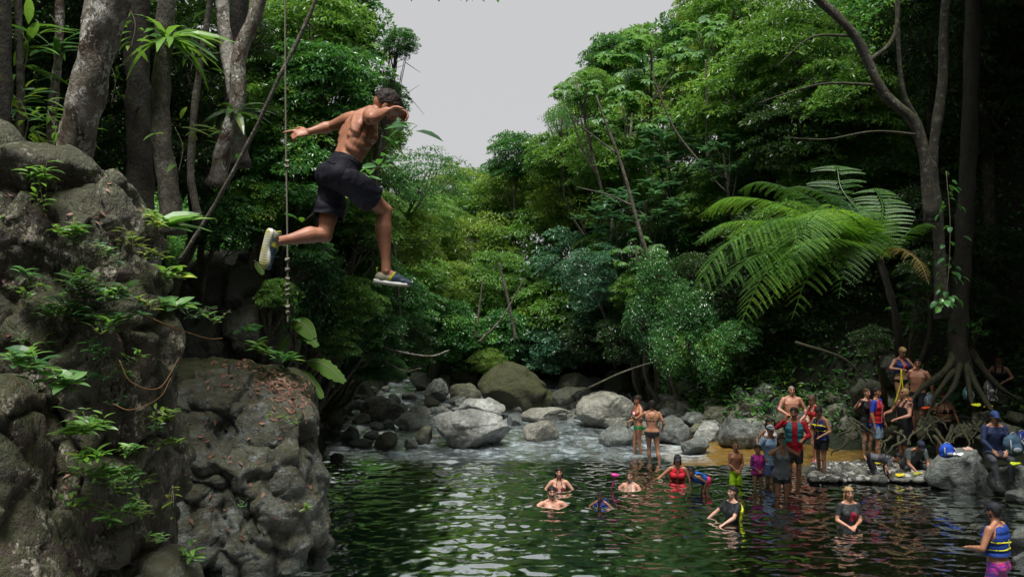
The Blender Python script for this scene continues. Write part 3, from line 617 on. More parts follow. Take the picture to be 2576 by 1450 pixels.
def get_crown(kind,v):
    if (kind,v) not in CR:
        k=dict(KINDS[kind]); mt=M[k.pop('mat')]; kd=k.pop('kind','spray')
        CR[kind,v]=crown_mesh("crown_"+kind,100+v*7+len(kind),R_=2.2,mat=mt,kind=kd,**k)
    return CR[kind,v]
def tree(px,py,rpx,Y,kind,label,group,v=0,trunk='bark_grey',tr=None,cat="tree",sx=1,base=None,nl=9,name="tree",gz=None):
    """crown centred on a pixel at depth Y with apparent radius rpx; the trunk goes to the ground"""
    c0=at(px,py,Y); s=rpx*Y/F/2.2; me,C=get_crown(kind,v)
    if gz is None: gz=float(terrain(np.array([c0[0]]),np.array([c0[1]+.4]))[0])
    dz=max(.4,c0[2]-gz+.2)
    t=empty(name,(c0[0],c0[1],c0[2]-dz),label,cat,group)
    cr=obj("crown",me,t,(0,0,dz)); rz=random.uniform(0,6.28); cr.rotation_euler=(0,0,rz); cr.scale=(s*sx,s,s)
    # trunk in tree space
    Cw=C@np.array([[math.cos(rz),math.sin(rz),0],[-math.sin(rz),math.cos(rz),0],[0,0,1]])*s*[sx,1,1]
    r0=tr or .05+.045*s*1.6
    sh=0 if abs(px-1250)<130 else (-1 if px<1250 else 1); bx=c0[0]+sh*(.6+.35*s*2.2)
    if sh<0: bx=min(bx,float(xl(c0[1]))-.5)
    if sh>0: bx=max(bx,float(xr(c0[1]))+.5)
    by=c0[1]+1.2; bz=float(terrain(np.array([bx]),np.array([by]))[0]); bs=np.array([bx-c0[0],1.2,min(bz-c0[2],-.3)-.15])
    w_=wood_mesh("trunk",Cw,bs,int(px+py),r0,nl,M[trunk]); obj("trunk",w_,t,(0,0,dz))
    return t
GL="trees on the left side of the gorge"; GC="trees closing the head of the gorge"; GR="trees on the right side of the gorge"; GU="unseen canopy trees added to shade the banks"
T=[
# ---- left side, from the sky edge to the bank
(850,60,125,21,'dense',"dark glossy tree whose branch sticks out furthest into the sky at the upper left",GL,0),
(1003,108,44,20,'dense',"thin leafy limb reaching into the sky right of the upper left tree",GL,1),
(780,90,170,19,'fine2',"light green bushy crown behind the upper end of the hanging rope",GL,0),
(950,245,72,21,'dense',"round dark crown right behind the jumper's head",GL,1),
(810,235,150,18,'dense',"dense green crown left of the jumper's shoulders",GL,0),
(700,330,130,18,'dense2',"leafy crown between the hanging rope and the leaning pale trunk",GL,1),
(880,360,120,22,'fine2',"feathery crown behind the jumper's back",GL,1),
(760,450,125,17.5,'dense',"dark crown left of the jumper's shorts",GL,2),
(690,200,120,19,'dense2',"crown beside the fork of the leaning pale trunk",GL,0),
(1075,450,105,27,'sparse',"lacy tree with white sky glinting through it right of the jumper's shorts",GL,0),
(980,470,80,26,'sparse',"thin dark crown behind the jumper's front thigh",GL,1),
(850,560,120,21,'dense',"green crown behind the jumper's rear knee",GL,2),
(1010,600,110,27,'fine',"pale sunlit crown right of the jumper's front knee",GL,0),
(640,520,80,17,'dense2',"leafy bush hiding the foot of the leaning pale trunk",GL,1),
(740,600,80,17.5,'broad',"strap-leaved bush behind the jumper's back foot",GL,0),
(900,690,110,21.5,'dense',"glossy bush below the jumper's rear knee",GL,0),
(800,720,95,18.5,'drape',"curtain of leaves behind the rope's knots",GL,0),
(880,820,105,20.5,'dense',"small-leaved bush above the broad banana-like leaves",GL,1),
(990,760,100,24,'dense',"shaded green bush under the jumper's front shoe",GL,2),
(1010,870,85,25.5,'shade',"dark undergrowth bush at the left back of the river bed",GL,0),
(720,800,60,17,'broad',"dark strap-leaved plant at the rope's end",GL,1),
(930,910,60,22.5,'dense',"low bush overhanging the stones left of the rapids",GL,0),
(720,40,150,23,'dense',"crown at the top edge left of the hanging rope's top",GL,2),
(830,150,125,24,'dense2',"inner crown of the upper left tree group",GL,1),
(620,330,110,22,'dense2',"shaded crown left of the hanging rope",GL,1),
(930,330,90,24,'dense2',"crown filling the gap under the jumper's chest",GL,0),
(870,480,130,26,'dense',"deep crown behind the jumper's shorts",GL,1),
(760,520,120,23,'dense2',"inner crown left of the jumper's thigh",GL,0),
(930,590,100,28,'dense2',"inner crown between the jumper's legs",GL,1),
(690,660,90,20,'dense',"inner bush under the jumper's raised foot",GL,1),
(820,640,110,23,'dense2',"inner bush behind the jumper's calf",GL,2),
(960,680,100,28,'fine2',"paler bush between the jumper's legs lower down",GL,0),
(850,900,80,23,'shade',"dark bush behind the long torn leaf",GL,0),
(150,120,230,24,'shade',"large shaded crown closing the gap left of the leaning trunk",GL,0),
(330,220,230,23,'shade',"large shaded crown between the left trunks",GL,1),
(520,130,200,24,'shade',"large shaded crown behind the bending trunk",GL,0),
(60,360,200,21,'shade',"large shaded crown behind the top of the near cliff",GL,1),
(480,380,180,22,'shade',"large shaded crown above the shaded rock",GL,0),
(770,630,62,16.9,'dense',"glossy bush right beside the rope above its knots",GL,0),
(870,760,80,19,'dense2',"leafy bush right of the rope's knots",GL,1),
(950,850,70,20.8,'dense',"leafy bush below the pale bare branch",GL,0),
(850,860,55,18.6,'dense2',"leafy bush above the long torn leaf",GL,0),
(985,925,42,22.4,'dense',"low leafy bush at the left back of the rapids",GL,1),
(690,740,48,16.6,'dense2',"small bush on the shaded rock left of the rope",GL,1),
(920,560,90,20,'dense2',"bright-leaved crown between the jumper's knees",GL,0),
# ---- head of the gorge
(1160,470,80,40,'fine',"yellow-green crown just left of the lowest point of the skyline",GC,0),
(1215,520,85,38,'fine2',"bright crown under the lowest point of the skyline",GC,0),
(1300,395,75,36,'dense',"round dark tree standing alone on the skyline at the centre",GC,0),
(1310,500,115,38,'fine',"broad yellow-green crown below the round skyline tree",GC,1),
(1430,520,100,35,'fine',"yellow-green crown left of the bare forked trunk",GC,0),
(1180,620,120,36,'fine',"wide pale crown at the middle of the forest wall",GC,1),
(1330,620,120,36,'fine2',"tiered light green crown at the middle of the forest wall",GC,1),
(1110,720,100,33,'fine',"pale tiered tree over the crossed leaning trunks",GC,0),
(1240,720,110,34,'fine2',"olive tiered crown above the crossed leaning trunks",GC,0),
(1440,660,105,33,'blue',"dark blue-green rounded crown right of the tiered ones",GC,0),
(1400,770,100,33,'dense2',"green crown over the right crossed trunk",GC,0),
(1120,830,90,32,'dense',"bush at the foot of the crossed leaning trunks",GC,1),
(1260,850,90,32.5,'dense',"shaded bush above the huge mossy boulder",GC,0),
(1380,870,80,32.5,'blue',"low bush on the right of the huge mossy boulder",GC,0),
(1490,850,85,31,'shade',"shadowed bush above the dark rough mound",GC,0),
(1230,905,45,31.5,'fine',"bright grassy tuft bush growing behind the huge mossy boulder",GC,1),
(1080,560,80,34,'fine2',"sunlit crown behind the jumper's front shin",GC,1),
(1520,760,90,31,'blue',"blue-green bush hanging over the right of the far bank",GC,0),
(1350,460,90,41,'fine2',"far crown right of the round skyline tree",GC,0),
(1260,480,80,43,'dense',"far dark crown at the bottom of the sky gap",GC,1),
(1060,520,80,36,'fine2',"far crown behind the jumper's front knee",GC,1),
(1140,540,90,42,'fine',"far yellow-green crown left of the gorge head",GC,0),
(1030,690,90,31,'dense2',"green crown behind the jumper's front shoe",GC,0),
(1330,760,100,36,'dense',"green bush between the crossed trunks and the blue-green crown",GC,2),
(1180,770,100,36,'dense2',"green bush behind the crossed trunks",GC,1),
# ---- right side
(1410,300,42,33,'sparse',"small wispy tree on the skyline left of the umbrella-leaved trees",GR,1),
(1400,400,75,34,'dense2',"crown on the skyline right of the round dark tree",GR,0),
(1550,150,78,38,'dense',"dark crown standing on the skyline at the upper right",GR,1),
(1480,230,70,34,'fine2',"light crown on the skyline under the dark upper one",GR,1),
(1450,220,65,29,'palmate',"umbrella-leaved tree sticking out into the sky",GR,1),
(1640,150,120,32,'palmate',"large umbrella-leaved tree lit from above at the upper right",GR,0),
(1780,120,120,30,'palmate',"umbrella-leaved tree right of the large lit one",GR,2),
(1590,300,110,30,'palmate',"umbrella-leaved tree over the bare forked trunk",GR,2),
(1790,10,95,36,'fine',"tall yellow-green bamboo-like crown at the top edge",GR,1),
(1850,30,130,32,'fine2',"leafy crown at the top edge right of the bamboo-like one",GR,0),
(1530,400,110,31,'dense2',"crown behind the bare forked trunk",GR,1),
(1680,400,110,29,'whorl',"dark rosette-leaved tree above the tree fern's left tip",GR,0),
(1620,520,90,28,'whorl',"rosette-leaved tree left of the tree fern",GR,1),
(1540,560,90,29,'whorl',"rosette-leaved tree right of the yellow-green crowns",GR,0),
(1820,400,80,27,'whorl',"rosette-leaved tree above the middle of the tree fern",GR,1),
(1870,250,150,28,'dense2',"sun-flecked crown behind the long leaning trunk",GR,0),
(1990,120,150,26,'fine2',"dim crown at the upper end of the long leaning trunk",GR,1),
(2010,330,140,25,'shade',"shaded crown above the tree fern",GR,0),
(2150,250,130,24,'dense2',"dark crown behind the twisted trunks",GR,1),
(2330,100,150,23,'shade',"dark crown above the twisted trunks",GR,1),
(2480,300,140,23,'shade',"darkest crown at the right edge",GR,0),
(1500,680,85,28,'blue',"blue-green bush below the rosette-leaved tree",GR,1),
(1600,640,75,27,'palmate',"low umbrella-leaved sapling left of the fern's hanging fronds",GR,1),
(1650,690,52,26,'drape',"small vine-covered bush left of the fern's hanging fronds",GR,0),
(1705,765,58,25.5,'drape',"vine-covered bush under the fern's left fronds",GR,1),
(1615,800,52,26,'drape',"hanging vine curtain left of the middle one",GR,0),
(1680,865,48,25,'drape',"hanging vine curtain over the pale rocks",GR,1),
(1755,800,58,25,'drape',"bright vine curtain below the fern",GR,0),
(1795,890,52,24.5,'drape',"bright vine curtain reaching down to the dark mossy boulder",GR,1),
(1590,730,60,27,'dense2',"leafy bush beside the vine-covered bushes",GR,0),
(1740,700,70,26.5,'shade',"shaded bush between the vine-covered bushes and the fern",GR,0),
(1840,850,60,24.5,'dense',"low bush right of the bright vine curtain",GR,1),
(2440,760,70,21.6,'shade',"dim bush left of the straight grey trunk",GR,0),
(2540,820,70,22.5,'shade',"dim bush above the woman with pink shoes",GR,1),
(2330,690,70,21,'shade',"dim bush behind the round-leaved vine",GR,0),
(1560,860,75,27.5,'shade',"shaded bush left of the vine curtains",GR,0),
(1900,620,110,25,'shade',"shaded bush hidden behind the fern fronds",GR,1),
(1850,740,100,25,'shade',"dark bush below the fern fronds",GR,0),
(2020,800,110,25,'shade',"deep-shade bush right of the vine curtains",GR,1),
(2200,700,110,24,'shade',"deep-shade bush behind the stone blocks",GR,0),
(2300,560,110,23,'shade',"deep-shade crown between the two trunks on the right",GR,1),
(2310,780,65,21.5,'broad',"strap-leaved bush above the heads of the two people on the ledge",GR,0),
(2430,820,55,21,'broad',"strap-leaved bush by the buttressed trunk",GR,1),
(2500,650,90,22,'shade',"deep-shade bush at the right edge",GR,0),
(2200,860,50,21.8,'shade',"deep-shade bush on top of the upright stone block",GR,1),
(1480,330,110,37,'fine2',"dense crown filling the skyline left of the umbrella leaves",GR,0),
(1560,230,110,39,'dense2',"dense crown behind the umbrella-leaved skyline tree",GR,0),
(1640,320,125,37,'fine',"yellow-green crown behind the lit umbrella leaves",GR,0),
(1740,230,130,37,'dense2',"dense crown between the two top umbrella-leaved trees",GR,1),
(1600,430,120,35,'dense',"dense crown behind the bare forked trunk's middle",GR,1),
(1700,510,110,32,'dense2',"dense crown above the tree fern's left fronds",GR,0),
(1770,330,110,34,'fine2',"feathery crown right of the lit umbrella leaves",GR,1),
(1520,490,100,35,'fine2',"light crown left of the bare forked trunk's foot",GR,0),
(1450,430,90,37,'dense',"deep crown left of the bare forked trunk",GR,2),
(1580,620,100,31,'dense2',"deep crown at the foot of the bare forked trunk",GR,1),
(1690,620,95,30,'dense',"deep crown left of the tree fern",GR,0),
(1810,520,100,29,'dense2',"deep crown behind the tree fern's upper fronds",GR,1),
(1900,420,110,29,'fine2',"light-flecked crown above the tree fern",GR,0),
(1625,135,80,43,'dense2',"distant crown on the upper right skyline",GR,1),
(1745,115,100,41,'dense',"distant crown behind the bamboo-like tree",GR,0),
(1830,170,120,35,'fine',"bright crown right of the bamboo-like tree",GR,1),
(1930,180,110,31,'dense2',"crown behind the upper end of the long leaning trunk",GR,0),
(1450,560,90,36,'dense2',"crown between the yellow-green crowns and the rosette leaves",GR,0),
(1640,740,90,29,'dense2',"bush between the blue-green bushes and the vine curtain",GR,1),
(1500,790,80,32,'dense',"bush above the long bare slanting rocks",GR,1),
(2080,450,110,25,'dense2',"crown behind the tree fern's top",GR,0),
(2200,420,110,25,'fine2',"dim crown between the long leaning trunk and the fern",GR,1),
(2000,600,110,24,'dense2',"crown hidden behind the tree fern's middle",GR,1),
(2150,600,110,24,'shade',"crown behind the tree fern's heart",GR,0),
(2420,450,120,25,'dense2',"crown between the twisting and straight trunks",GR,1),
(2550,120,130,24,'shade',"crown in the upper right corner",GR,1),
(2400,650,100,24,'shade',"crown behind the great buttressed trunk",GR,0),
]
for r_ in T: tree(*r_[:7],v=r_[7])
# unseen canopy crowns added above the frame to shade both banks
for i,(x,y,z,s,kd,lb) in enumerate([(12.5,20,16,1.9,'shade',"unseen high canopy crown added for shade deep in the right forest"),(15,24,18,2.0,'shade',"unseen highest canopy crown added for shade on the right"),(12.5,17,12.5,1.6,'shade',"unseen canopy crown added to shade the right bank, second from the camera"),
   (14,22,14,1.7,'shade',"unseen canopy crown added for shade far up the right bank"),(13,12,11,1.6,'shade',"unseen canopy crown added for shade at the right, outermost"),(15.5,17,14,1.9,'shade',"unseen canopy crown added for shade deep in the right forest"),
   (10.5,5,10,1.6,'shade',"unseen canopy crown added for shade right of the camera"),(12,-2,10,1.9,'shade',"unseen canopy crown added for shade behind the camera on the right"),(14,8,12,1.9,'shade',"unseen canopy crown added for shade far right of the camera"),(11.5,24.5,16,1.5,'shade',"unseen canopy crown added to shade the right trunks"),
   (-8.6,9.5,10.2,1.25,'shade',"unseen canopy crown added for shade over the pale leaning trunk"),(-8.6,13,11.0,1.5,'shade',"unseen canopy crown added to shade the left trunks"),(-9.5,8,9.5,1.6,'shade',"unseen canopy crown added for shade at the left, outermost"),(-10,18,12,1.7,'shade',"unseen canopy crown added for shade deep in the left forest")]):
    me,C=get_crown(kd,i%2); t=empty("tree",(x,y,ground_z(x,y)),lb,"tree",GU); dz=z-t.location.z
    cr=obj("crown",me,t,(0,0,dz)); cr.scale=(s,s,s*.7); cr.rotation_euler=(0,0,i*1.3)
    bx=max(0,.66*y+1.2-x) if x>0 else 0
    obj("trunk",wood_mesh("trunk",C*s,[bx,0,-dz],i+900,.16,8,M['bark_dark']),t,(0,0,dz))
# ---- undergrowth on every slope
def undergrowth():
    rg=np.random.default_rng(77)
    def make(n,mat,L,hi,sel,label,seed):
        rg=np.random.default_rng(seed); P=[]
        while sum(len(p) for p in P)<n:
            m=n; Y=rg.uniform(12,50,m); px=rg.uniform(-150,2750,m); X=(px-CX)/F*Y
            z=terrain(X,Y); py=CY-(z-CAMZ)/Y*F; ok=(py>-250)&(py<1300)&((X<xl(Y)-.25)|(X>xr(Y)+sel)|(Y>34)); ok&=~((X>0)&(Y<21.6)&(X<xr(Y)+2.6)); ok&=~((px>430)&(px<840)&(Y<18.6))
            ok&=rg.uniform(0,1,m)<np.clip(Y/35,.2,1)
            P.append(np.stack([X,Y,z],1)[ok])
        P=np.concatenate(P)[:n]; cl=fbm(P,.9,2,seed)
        h=np.clip(.45+cl*.9,.05,1.3)*hi; P[:,2]+=rg.uniform(0,1,n)**1.0*h
        D=rg.normal(size=(n,3)); D[:,2]=rg.uniform(-.8,.4,n); Nn=norm(np.array([0,-.25,1.])+rg.normal(0,.4,(n,3)))
        l=L*rg.uniform(.5,1.3,n)*np.clip(P[:,1]/26,.7,1.4); V,Q=leafquads(P,D,Nn,l,l*.45,.2,.15)
        tag(obj("undergrowth",mesh_np("undergrowth",V,Q,mat,False)),label,"undergrowth",kind="stuff")
    make(230000,M['leaf_deep'],.19,1.5,.9,"low glossy undergrowth covering the gorge slopes",1)
    make(90000,M['leaf_mid'],.2,1.5,1.0,"taller mid-green undergrowth covering the gorge slopes",2)
undergrowth()
# ================================================================ TRUNKS, VINES, ROPE, FERN, CLIFF PLANTS
def trunk(pts,r0,r1,mat,label,group=None,name="tree",k=14,wob=.08,n=30,limbs=()):
    """pts: (px,py,Y) from foot to top"""
    P=spline([at(*p) for p in pts],n); b=P[0].copy(); t=empty(name,b,label,"tree",group); mb=MB()
    rad=np.linspace(r0,r1,n); rad[:4]*=[1.35,1.2,1.1,1.04]; mb.tube(P-b,rad,k,wob=wob); V=mb.V
    me=mb.mesh("trunk",M[mat]); v=getV(me); nn=getN(me); setV(me,v+nn*(fbm((v+b)*[1,1,.35],7,3,3)*r0*.16)[:,None]); obj("trunk",me,t)
    for (lp,a,c_) in limbs:
        mb=MB(); Q=spline([at(*p) for p in lp],14); mb.tube(Q-b,np.linspace(a,c_,14),8,wob=.08); obj("limb",mb.mesh("limb",M[mat]),t)
    return t,b
GT="trunks standing in the shade of the left bank"
t,b=trunk([(165,470,8.9),(205,300,8.7),(250,120,8.6),(300,-60,8.5),(350,-260,8.4)],.185,.15,'bark_pale',"thick pale lichen-mottled trunk leaning right above the near cliff",GT,
   limbs=[([(215,250,8.8),(232,80,8.95),(255,-90,9.1),(270,-260,9.2)],.12,.10)])
trunk([(432,590,12.2),(425,470,12.2),(405,330,12.2),(410,150,12.1),(425,-60,12)],.15,.12,'bark_grey',"upright grey trunk with a clump of strap leaves high on it",GT)
trunk([(545,470,13),(562,380,13),(598,260,13),(600,150,13),(640,40,13),(680,-80,13)],.13,.10,'bark_pale',"pale trunk that bends left halfway up, beside the leafy slope",GT,
   limbs=[([(598,270,13.05),(575,150,13.2),(560,20,13.3),(560,-100,13.4)],.12,.09)])
trunk([(500,560,13.5),(480,430,13.5),(492,250,13.5),(520,60,13.5),(540,-80,13.5)],.06,.05,'bark_grey',"thin grey stem between the two taller trunks",GT)
trunk([(125,400,10.8),(135,250,10.8),(148,120,10.8),(150,-60,10.8)],.06,.05,'bark_pale',"slim mottled stem just left of the thick leaning trunk",GT)
trunk([(45,420,10.5),(52,250,10.5),(48,100,10.5),(45,-60,10.5)],.05,.04,'bark_grey',"slim stem near the upper left corner",GT)
trunk([(5,420,9.5),(8,220,9.5),(5,0,9.5),(0,-80,9.5)],.09,.08,'bark_dark',"dark stem cut by the left edge",GT)
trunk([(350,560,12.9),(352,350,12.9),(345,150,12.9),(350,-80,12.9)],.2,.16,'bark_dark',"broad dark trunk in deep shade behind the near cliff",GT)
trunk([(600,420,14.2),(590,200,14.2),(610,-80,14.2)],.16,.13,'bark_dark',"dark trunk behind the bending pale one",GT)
GTR="trunks standing on the right bank"
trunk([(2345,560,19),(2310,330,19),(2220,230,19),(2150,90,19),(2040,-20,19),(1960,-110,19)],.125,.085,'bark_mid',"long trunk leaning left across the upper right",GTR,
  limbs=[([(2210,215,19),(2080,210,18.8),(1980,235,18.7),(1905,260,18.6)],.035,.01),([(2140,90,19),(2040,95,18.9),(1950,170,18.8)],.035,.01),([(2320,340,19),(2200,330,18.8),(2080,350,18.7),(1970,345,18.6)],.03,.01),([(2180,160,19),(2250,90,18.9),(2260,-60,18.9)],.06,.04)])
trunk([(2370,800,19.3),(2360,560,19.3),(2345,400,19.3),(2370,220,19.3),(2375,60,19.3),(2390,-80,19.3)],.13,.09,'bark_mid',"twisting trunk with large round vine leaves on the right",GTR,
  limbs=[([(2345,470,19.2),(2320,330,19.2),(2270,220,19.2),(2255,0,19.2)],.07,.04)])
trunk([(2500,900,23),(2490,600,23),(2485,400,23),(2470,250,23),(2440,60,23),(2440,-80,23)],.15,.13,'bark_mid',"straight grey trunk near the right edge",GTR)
t,b=trunk([(2415,940,21),(2412,800,21),(2425,600,21),(2440,300,21),(2450,-80,21)],.24,.17,'bark_dark',"great buttressed trunk with spreading roots above the right bank",GTR)
mb=MB()
for pts,r0 in [([(2410,880,21),(2380,930,20.8),(2320,975,20.5),(2290,1010,20.4)],.12),([(2420,900,20.9),(2400,970,20.5),(2360,1020,20.2)],.09),([(2430,900,20.9),(2440,990,20.3),(2450,1030,20.1)],.08),
               ([(2440,880,21),(2500,960,20.5),(2570,1010,20.2)],.10),([(2430,920,20.8),(2480,1010,20.1),(2520,1060,19.7)],.09),([(2400,930,20.8),(2350,1000,20.3),(2330,1060,20)],.07)]:
    mb.tube(spline([at(*p) for p in pts],12)-b,np.linspace(r0,r0*.3,12),8,wob=.15)
mb.build("buttress_roots",M['bark_dark'],t)
# surface roots on the right bank
mb=MB(); rg=np.random.default_rng(9)
for i in range(34):
    px=rg.uniform(2120,2520); py=rg.uniform(1040,1110); n=6; pts=[]; Yb=20.3-(py-1040)/70*1.2
    for k in range(n): pts.append(at(px,py,Yb-.12*k)); px+=rg.uniform(-2,16)*(1 if i%2 else -1); py+=rg.uniform(3,15)
    mb.tube(spline(pts,12),np.linspace(rg.uniform(.02,.05),.012,12),6,wob=.1)
tag(mb.build("tree_roots",M['bark_mid']),"tangle of bare roots washed out of the right bank","roots",kind="stuff")
GB="bare stems in front of the far forest"
trunk([(1660,720,26.5),(1615,600,26.5),(1580,470,26.5),(1555,390,26.5),(1520,300,26.5),(1500,240,26.5)],.07,.03,'bark_grey',"bare pale forked trunk on the right slope",GB,
  limbs=[([(1598,520,26.5),(1530,490,26.4),(1450,470,26.3)],.035,.015),([(1550,385,26.5),(1490,340,26.4),(1440,300,26.3)],.035,.015)])
trunk([(1770,420,27),(1700,330,27),(1660,240,27),(1640,180,27)],.04,.02,'bark_grey',"slender bare stem rising left under the large umbrella leaves",GB)
trunk([(1780,400,27.5),(1778,250,27.5),(1775,150,27.5)],.05,.03,'bark_grey',"upright slender stem under the umbrella leaves",GB)
trunk([(1298,855,30.5),(1275,740,30.5),(1255,660,30.5)],.06,.04,'bark_grey',"right one of the two crossed leaning trunks",GB)
trunk([(1205,860,30.2),(1262,800,30.2),(1320,700,30.2)],.045,.025,'bark_grey',"left one of the two crossed leaning trunks",GB)
trunk([(1195,850,31),(1205,780,31),(1215,700,31)],.05,.03,'bark_grey',"thin stem left of the crossed trunks",GB)
trunk([(1010,850,23),(1000,700,23),(990,600,23)],.04,.03,'bark_grey',"thin stem under the jumper's front shoe",GB)
def branch(pts,r0,r1,label,mat='bark_pale',n=24):
    mb=MB(); P=spline([at(*p) for p in pts],n); mb.tube(P-P[0],np.linspace(r0,r1,n),7,wob=.1); tag(mb.build("fallen_branch",M[mat],loc=P[0]),label,"branch","fallen branches on the left bank")
branch([(920,850,20.6),(990,880,20.4),(1080,895,20.3),(1130,880,20.3)],.035,.015,"pale bare branch lying over the bushes on the left bank")
branch([(930,880,20.8),(1010,930,20.5),(1060,925,20.4)],.025,.012,"thinner bare branch below the pale one on the left bank")
branch([(1480,975,26),(1580,930,25.8),(1700,895,25.6),(1790,880,25.5)],.03,.012,"long dark branch across the hanging vines",'bark_grey')
branch([(2000,860,22),(2120,900,21.8),(2180,960,21.7)],.04,.02,"dim slanting branch in the deep shade",'bark_dark')
# liana and climbing rope
P=spline([at(*p) for p in [(452,655,11.2),(500,580,11.2),(560,480,11.2),(640,330,11.1),(700,200,11),(750,100,11),(790,10,11),(830,-110,11)]],50)
mb=MB(); mb.tube(P-P[0],np.full(50,.026),9,wob=.12); tag(mb.build("liana",M['bark_grey'],loc=P[0]),"long straight grey liana slanting up behind the rope","vine")
def rope():
    P=spline([at(717,-60,9.6),at(718,200,9.6),at(720,400,9.6),at(723,600,9.6),at(724,810,9.6)],260)
    m=m_plain("weathered_rope",(.24,.23,.17),.8,.3,160,.6,.004); mb=MB(); n=len(P); a=np.arange(n)*.9
    for j in range(3):
        ph=a+j*2.094; Q=P+.005*np.stack([np.cos(ph),np.sin(ph),0*ph],1); mb.tube(Q-P[-1],np.full(n,.006),5)
    t=mb.build("climbing_rope",m,loc=P[-1]); tag(t,"knotted climbing rope hanging straight down behind the jumper","rope")
    for py,r in [(405,.020),(418,.024),(652,.024),(678,.026),(700,.022),(716,.03),(727,.026),(741,.024),(770,.022),(785,.02)]:
        c_=at(718.5+ (py/150.),py,9.6)-P[-1]; k=MB()
        k.tube([c_+[r*math.cos(q)*.8,r*math.sin(q)*.8,.010*math.sin(q*1.5+py)+.02*(q/9.42-.5)] for q in np.linspace(0,9.42,22)],np.full(22,.009),6); k.sph(c_,r*.75,8)
        k.build("knot",m,t)
rope()
# ---- vine leaves on trunks: round drooping leaves
def leafcluster(name,label,cat,pts,n,L,W,mat,group=None,spread=.15,droop=.35,up=.2,seed=0,curved=True,hang=False):
    """leaves along a stem line (world points)"""
    rg=np.random.default_rng(seed+int(abs(pts[0][0])*100)); P=spline(pts,24) if len(pts)>1 else np.repeat([pts[0]],2,0); b=np.asarray(P[0]).copy()
    t=empty(name,b,label,cat,group)
    if len(pts)>1: mb=MB(); mb.tube(P-b,np.linspace(.008,.004,24),5); mb.build("stem",M['twig'],t)
    i=rg.integers(0,len(P),n); a=rg.uniform(0,6.283,n); D=np.stack([np.cos(a),np.sin(a),rg.uniform(-.9,-.2,n) if hang else rg.uniform(-.2,up+.6,n)],1)
    C=P[i]-b+norm(D)*rg.uniform(0,spread,n)[:,None]; Nn=norm(np.array([0,-.35,1.])+rg.normal(0,.25,(n,3))+ (D*.6 if hang else 0))
    l=L*rg.uniform(.6,1.15,n); V,Q=(leaf6 if curved else leafquads)(C,D,Nn,l,l*W/L,.12,droop)
    obj("leaves",mesh_np("leaves",V,Q,M[mat],False),t); return t
GV="vines climbing the trunks"
leafcluster("vine","round-leaved vine hanging down the twisting trunk","vine",[at(2380,430,18.9),at(2390,560,18.8),at(2385,700,18.8),at(2370,760,18.9)],52,.2,.14,'leaf_deep',GV,.35,.3,hang=True)
leafcluster("epiphyte","strap-leaved clump high on the upright grey trunk","plant",[at(415,105,11.8)],26,.75,.13,'leaf_mid',None,.1,.7,up=.3,seed=3)
leafcluster("epiphyte","small strap-leaved clump at the bend of the pale trunk","plant",[at(592,285,12.8)],14,.5,.11,'leaf_dark',None,.1,.6,seed=4)
for i,(px,py,Y,n,L,mt,lb) in enumerate([(60,120,10.5,26,.5,'leaf_mid',"long-leaved plant hanging in the upper left corner"),(140,90,10.8,18,.45,'leaf_deep',"long-leaved plant beside the slim mottled stem"),
   (60,300,10,40,.3,'leaf_bright',"sapling with light narrow leaves behind the top of the near cliff"),(130,330,9.9,34,.26,'leaf_mid',"low sapling at the foot of the thick leaning trunk"),(20,260,10.4,26,.34,'leaf_deep',"dark sapling at the left edge above the cliff"),
   (450,370,12,8,.42,'leaf_bright',"single bright strap-leaved plant beside the upright grey trunk"),(600,350,13.2,8,.4,'leaf_deep',"dull strap-leaved plant right of the bending pale trunk"),(330,60,12,22,.4,'leaf_mid',"leafy twig hanging between the pale and grey trunks"),
   (480,120,12.8,22,.4,'leaf_dark',"leafy twig in the shade right of the upright grey trunk"),(280,200,12.5,20,.3,'leaf_dark',"leafy twig in the gap right of the thick leaning trunk")]):
    leafcluster("sapling",lb,"plant",[at(px,py+60,Y),at(px+10,py,Y),at(px-10,py-50,Y)],n,L,L*.2,mt,"saplings under the left trunks",.35,.35,seed=20+i)
# ---- shrubs in the dark behind the left trunks
for i,(px,py,r,Y,kd,lb) in enumerate([(80,200,150,14.5,'shade',"dark bush filling the upper left corner"),(280,180,140,15.5,'shade',"dark bush between the leaning and upright trunks"),(470,200,140,16,'shade',"dark bush right of the upright grey trunk"),
   (330,400,120,15,'shade',"black-shaded bush behind the top of the near cliff"),(480,420,110,16,'shade',"shaded bush below the bending pale trunk"),(590,100,100,16.5,'shade',"shaded bush behind the bending pale trunk's fork"),(200,20,120,14,'shade',"dark bush at the top edge above the leaning trunk"),(560,560,90,16.5,'dense',"leafy bush above the shaded rock face")]):
    tree(px,py,r,Y,kd,lb,"bushes in the shade behind the left trunks",v=i%2,cat="bush",name="bush",nl=5)
leafcluster("sapling","large-leaved sapling with lobed dark leaves right behind the jumper's chest","plant",[at(760,560,16.6),at(870,470,15),at(975,400,13.6),at(1012,345,13),at(1050,315,13)],34,.42,.17,'leaf_deep',None,.12,.3,seed=61)
# ---- overhanging twig at the top edge
leafcluster("overhanging_twig","leafy twig dipping into the sky at the top edge","branch",[at(930,-40,12),at(1060,-20,12),at(1180,-12,12),at(1290,-22,12)],150,.13,.05,'leaf_deep',None,.16,.2,seed=9)
leafcluster("overhanging_twig","short leafy twig at the top edge over the jumper","branch",[at(900,-60,12.4),at(1000,-20,12.4),at(1090,-14,12.4)],90,.13,.05,'leaf_deep',None,.16,.2,seed=10)
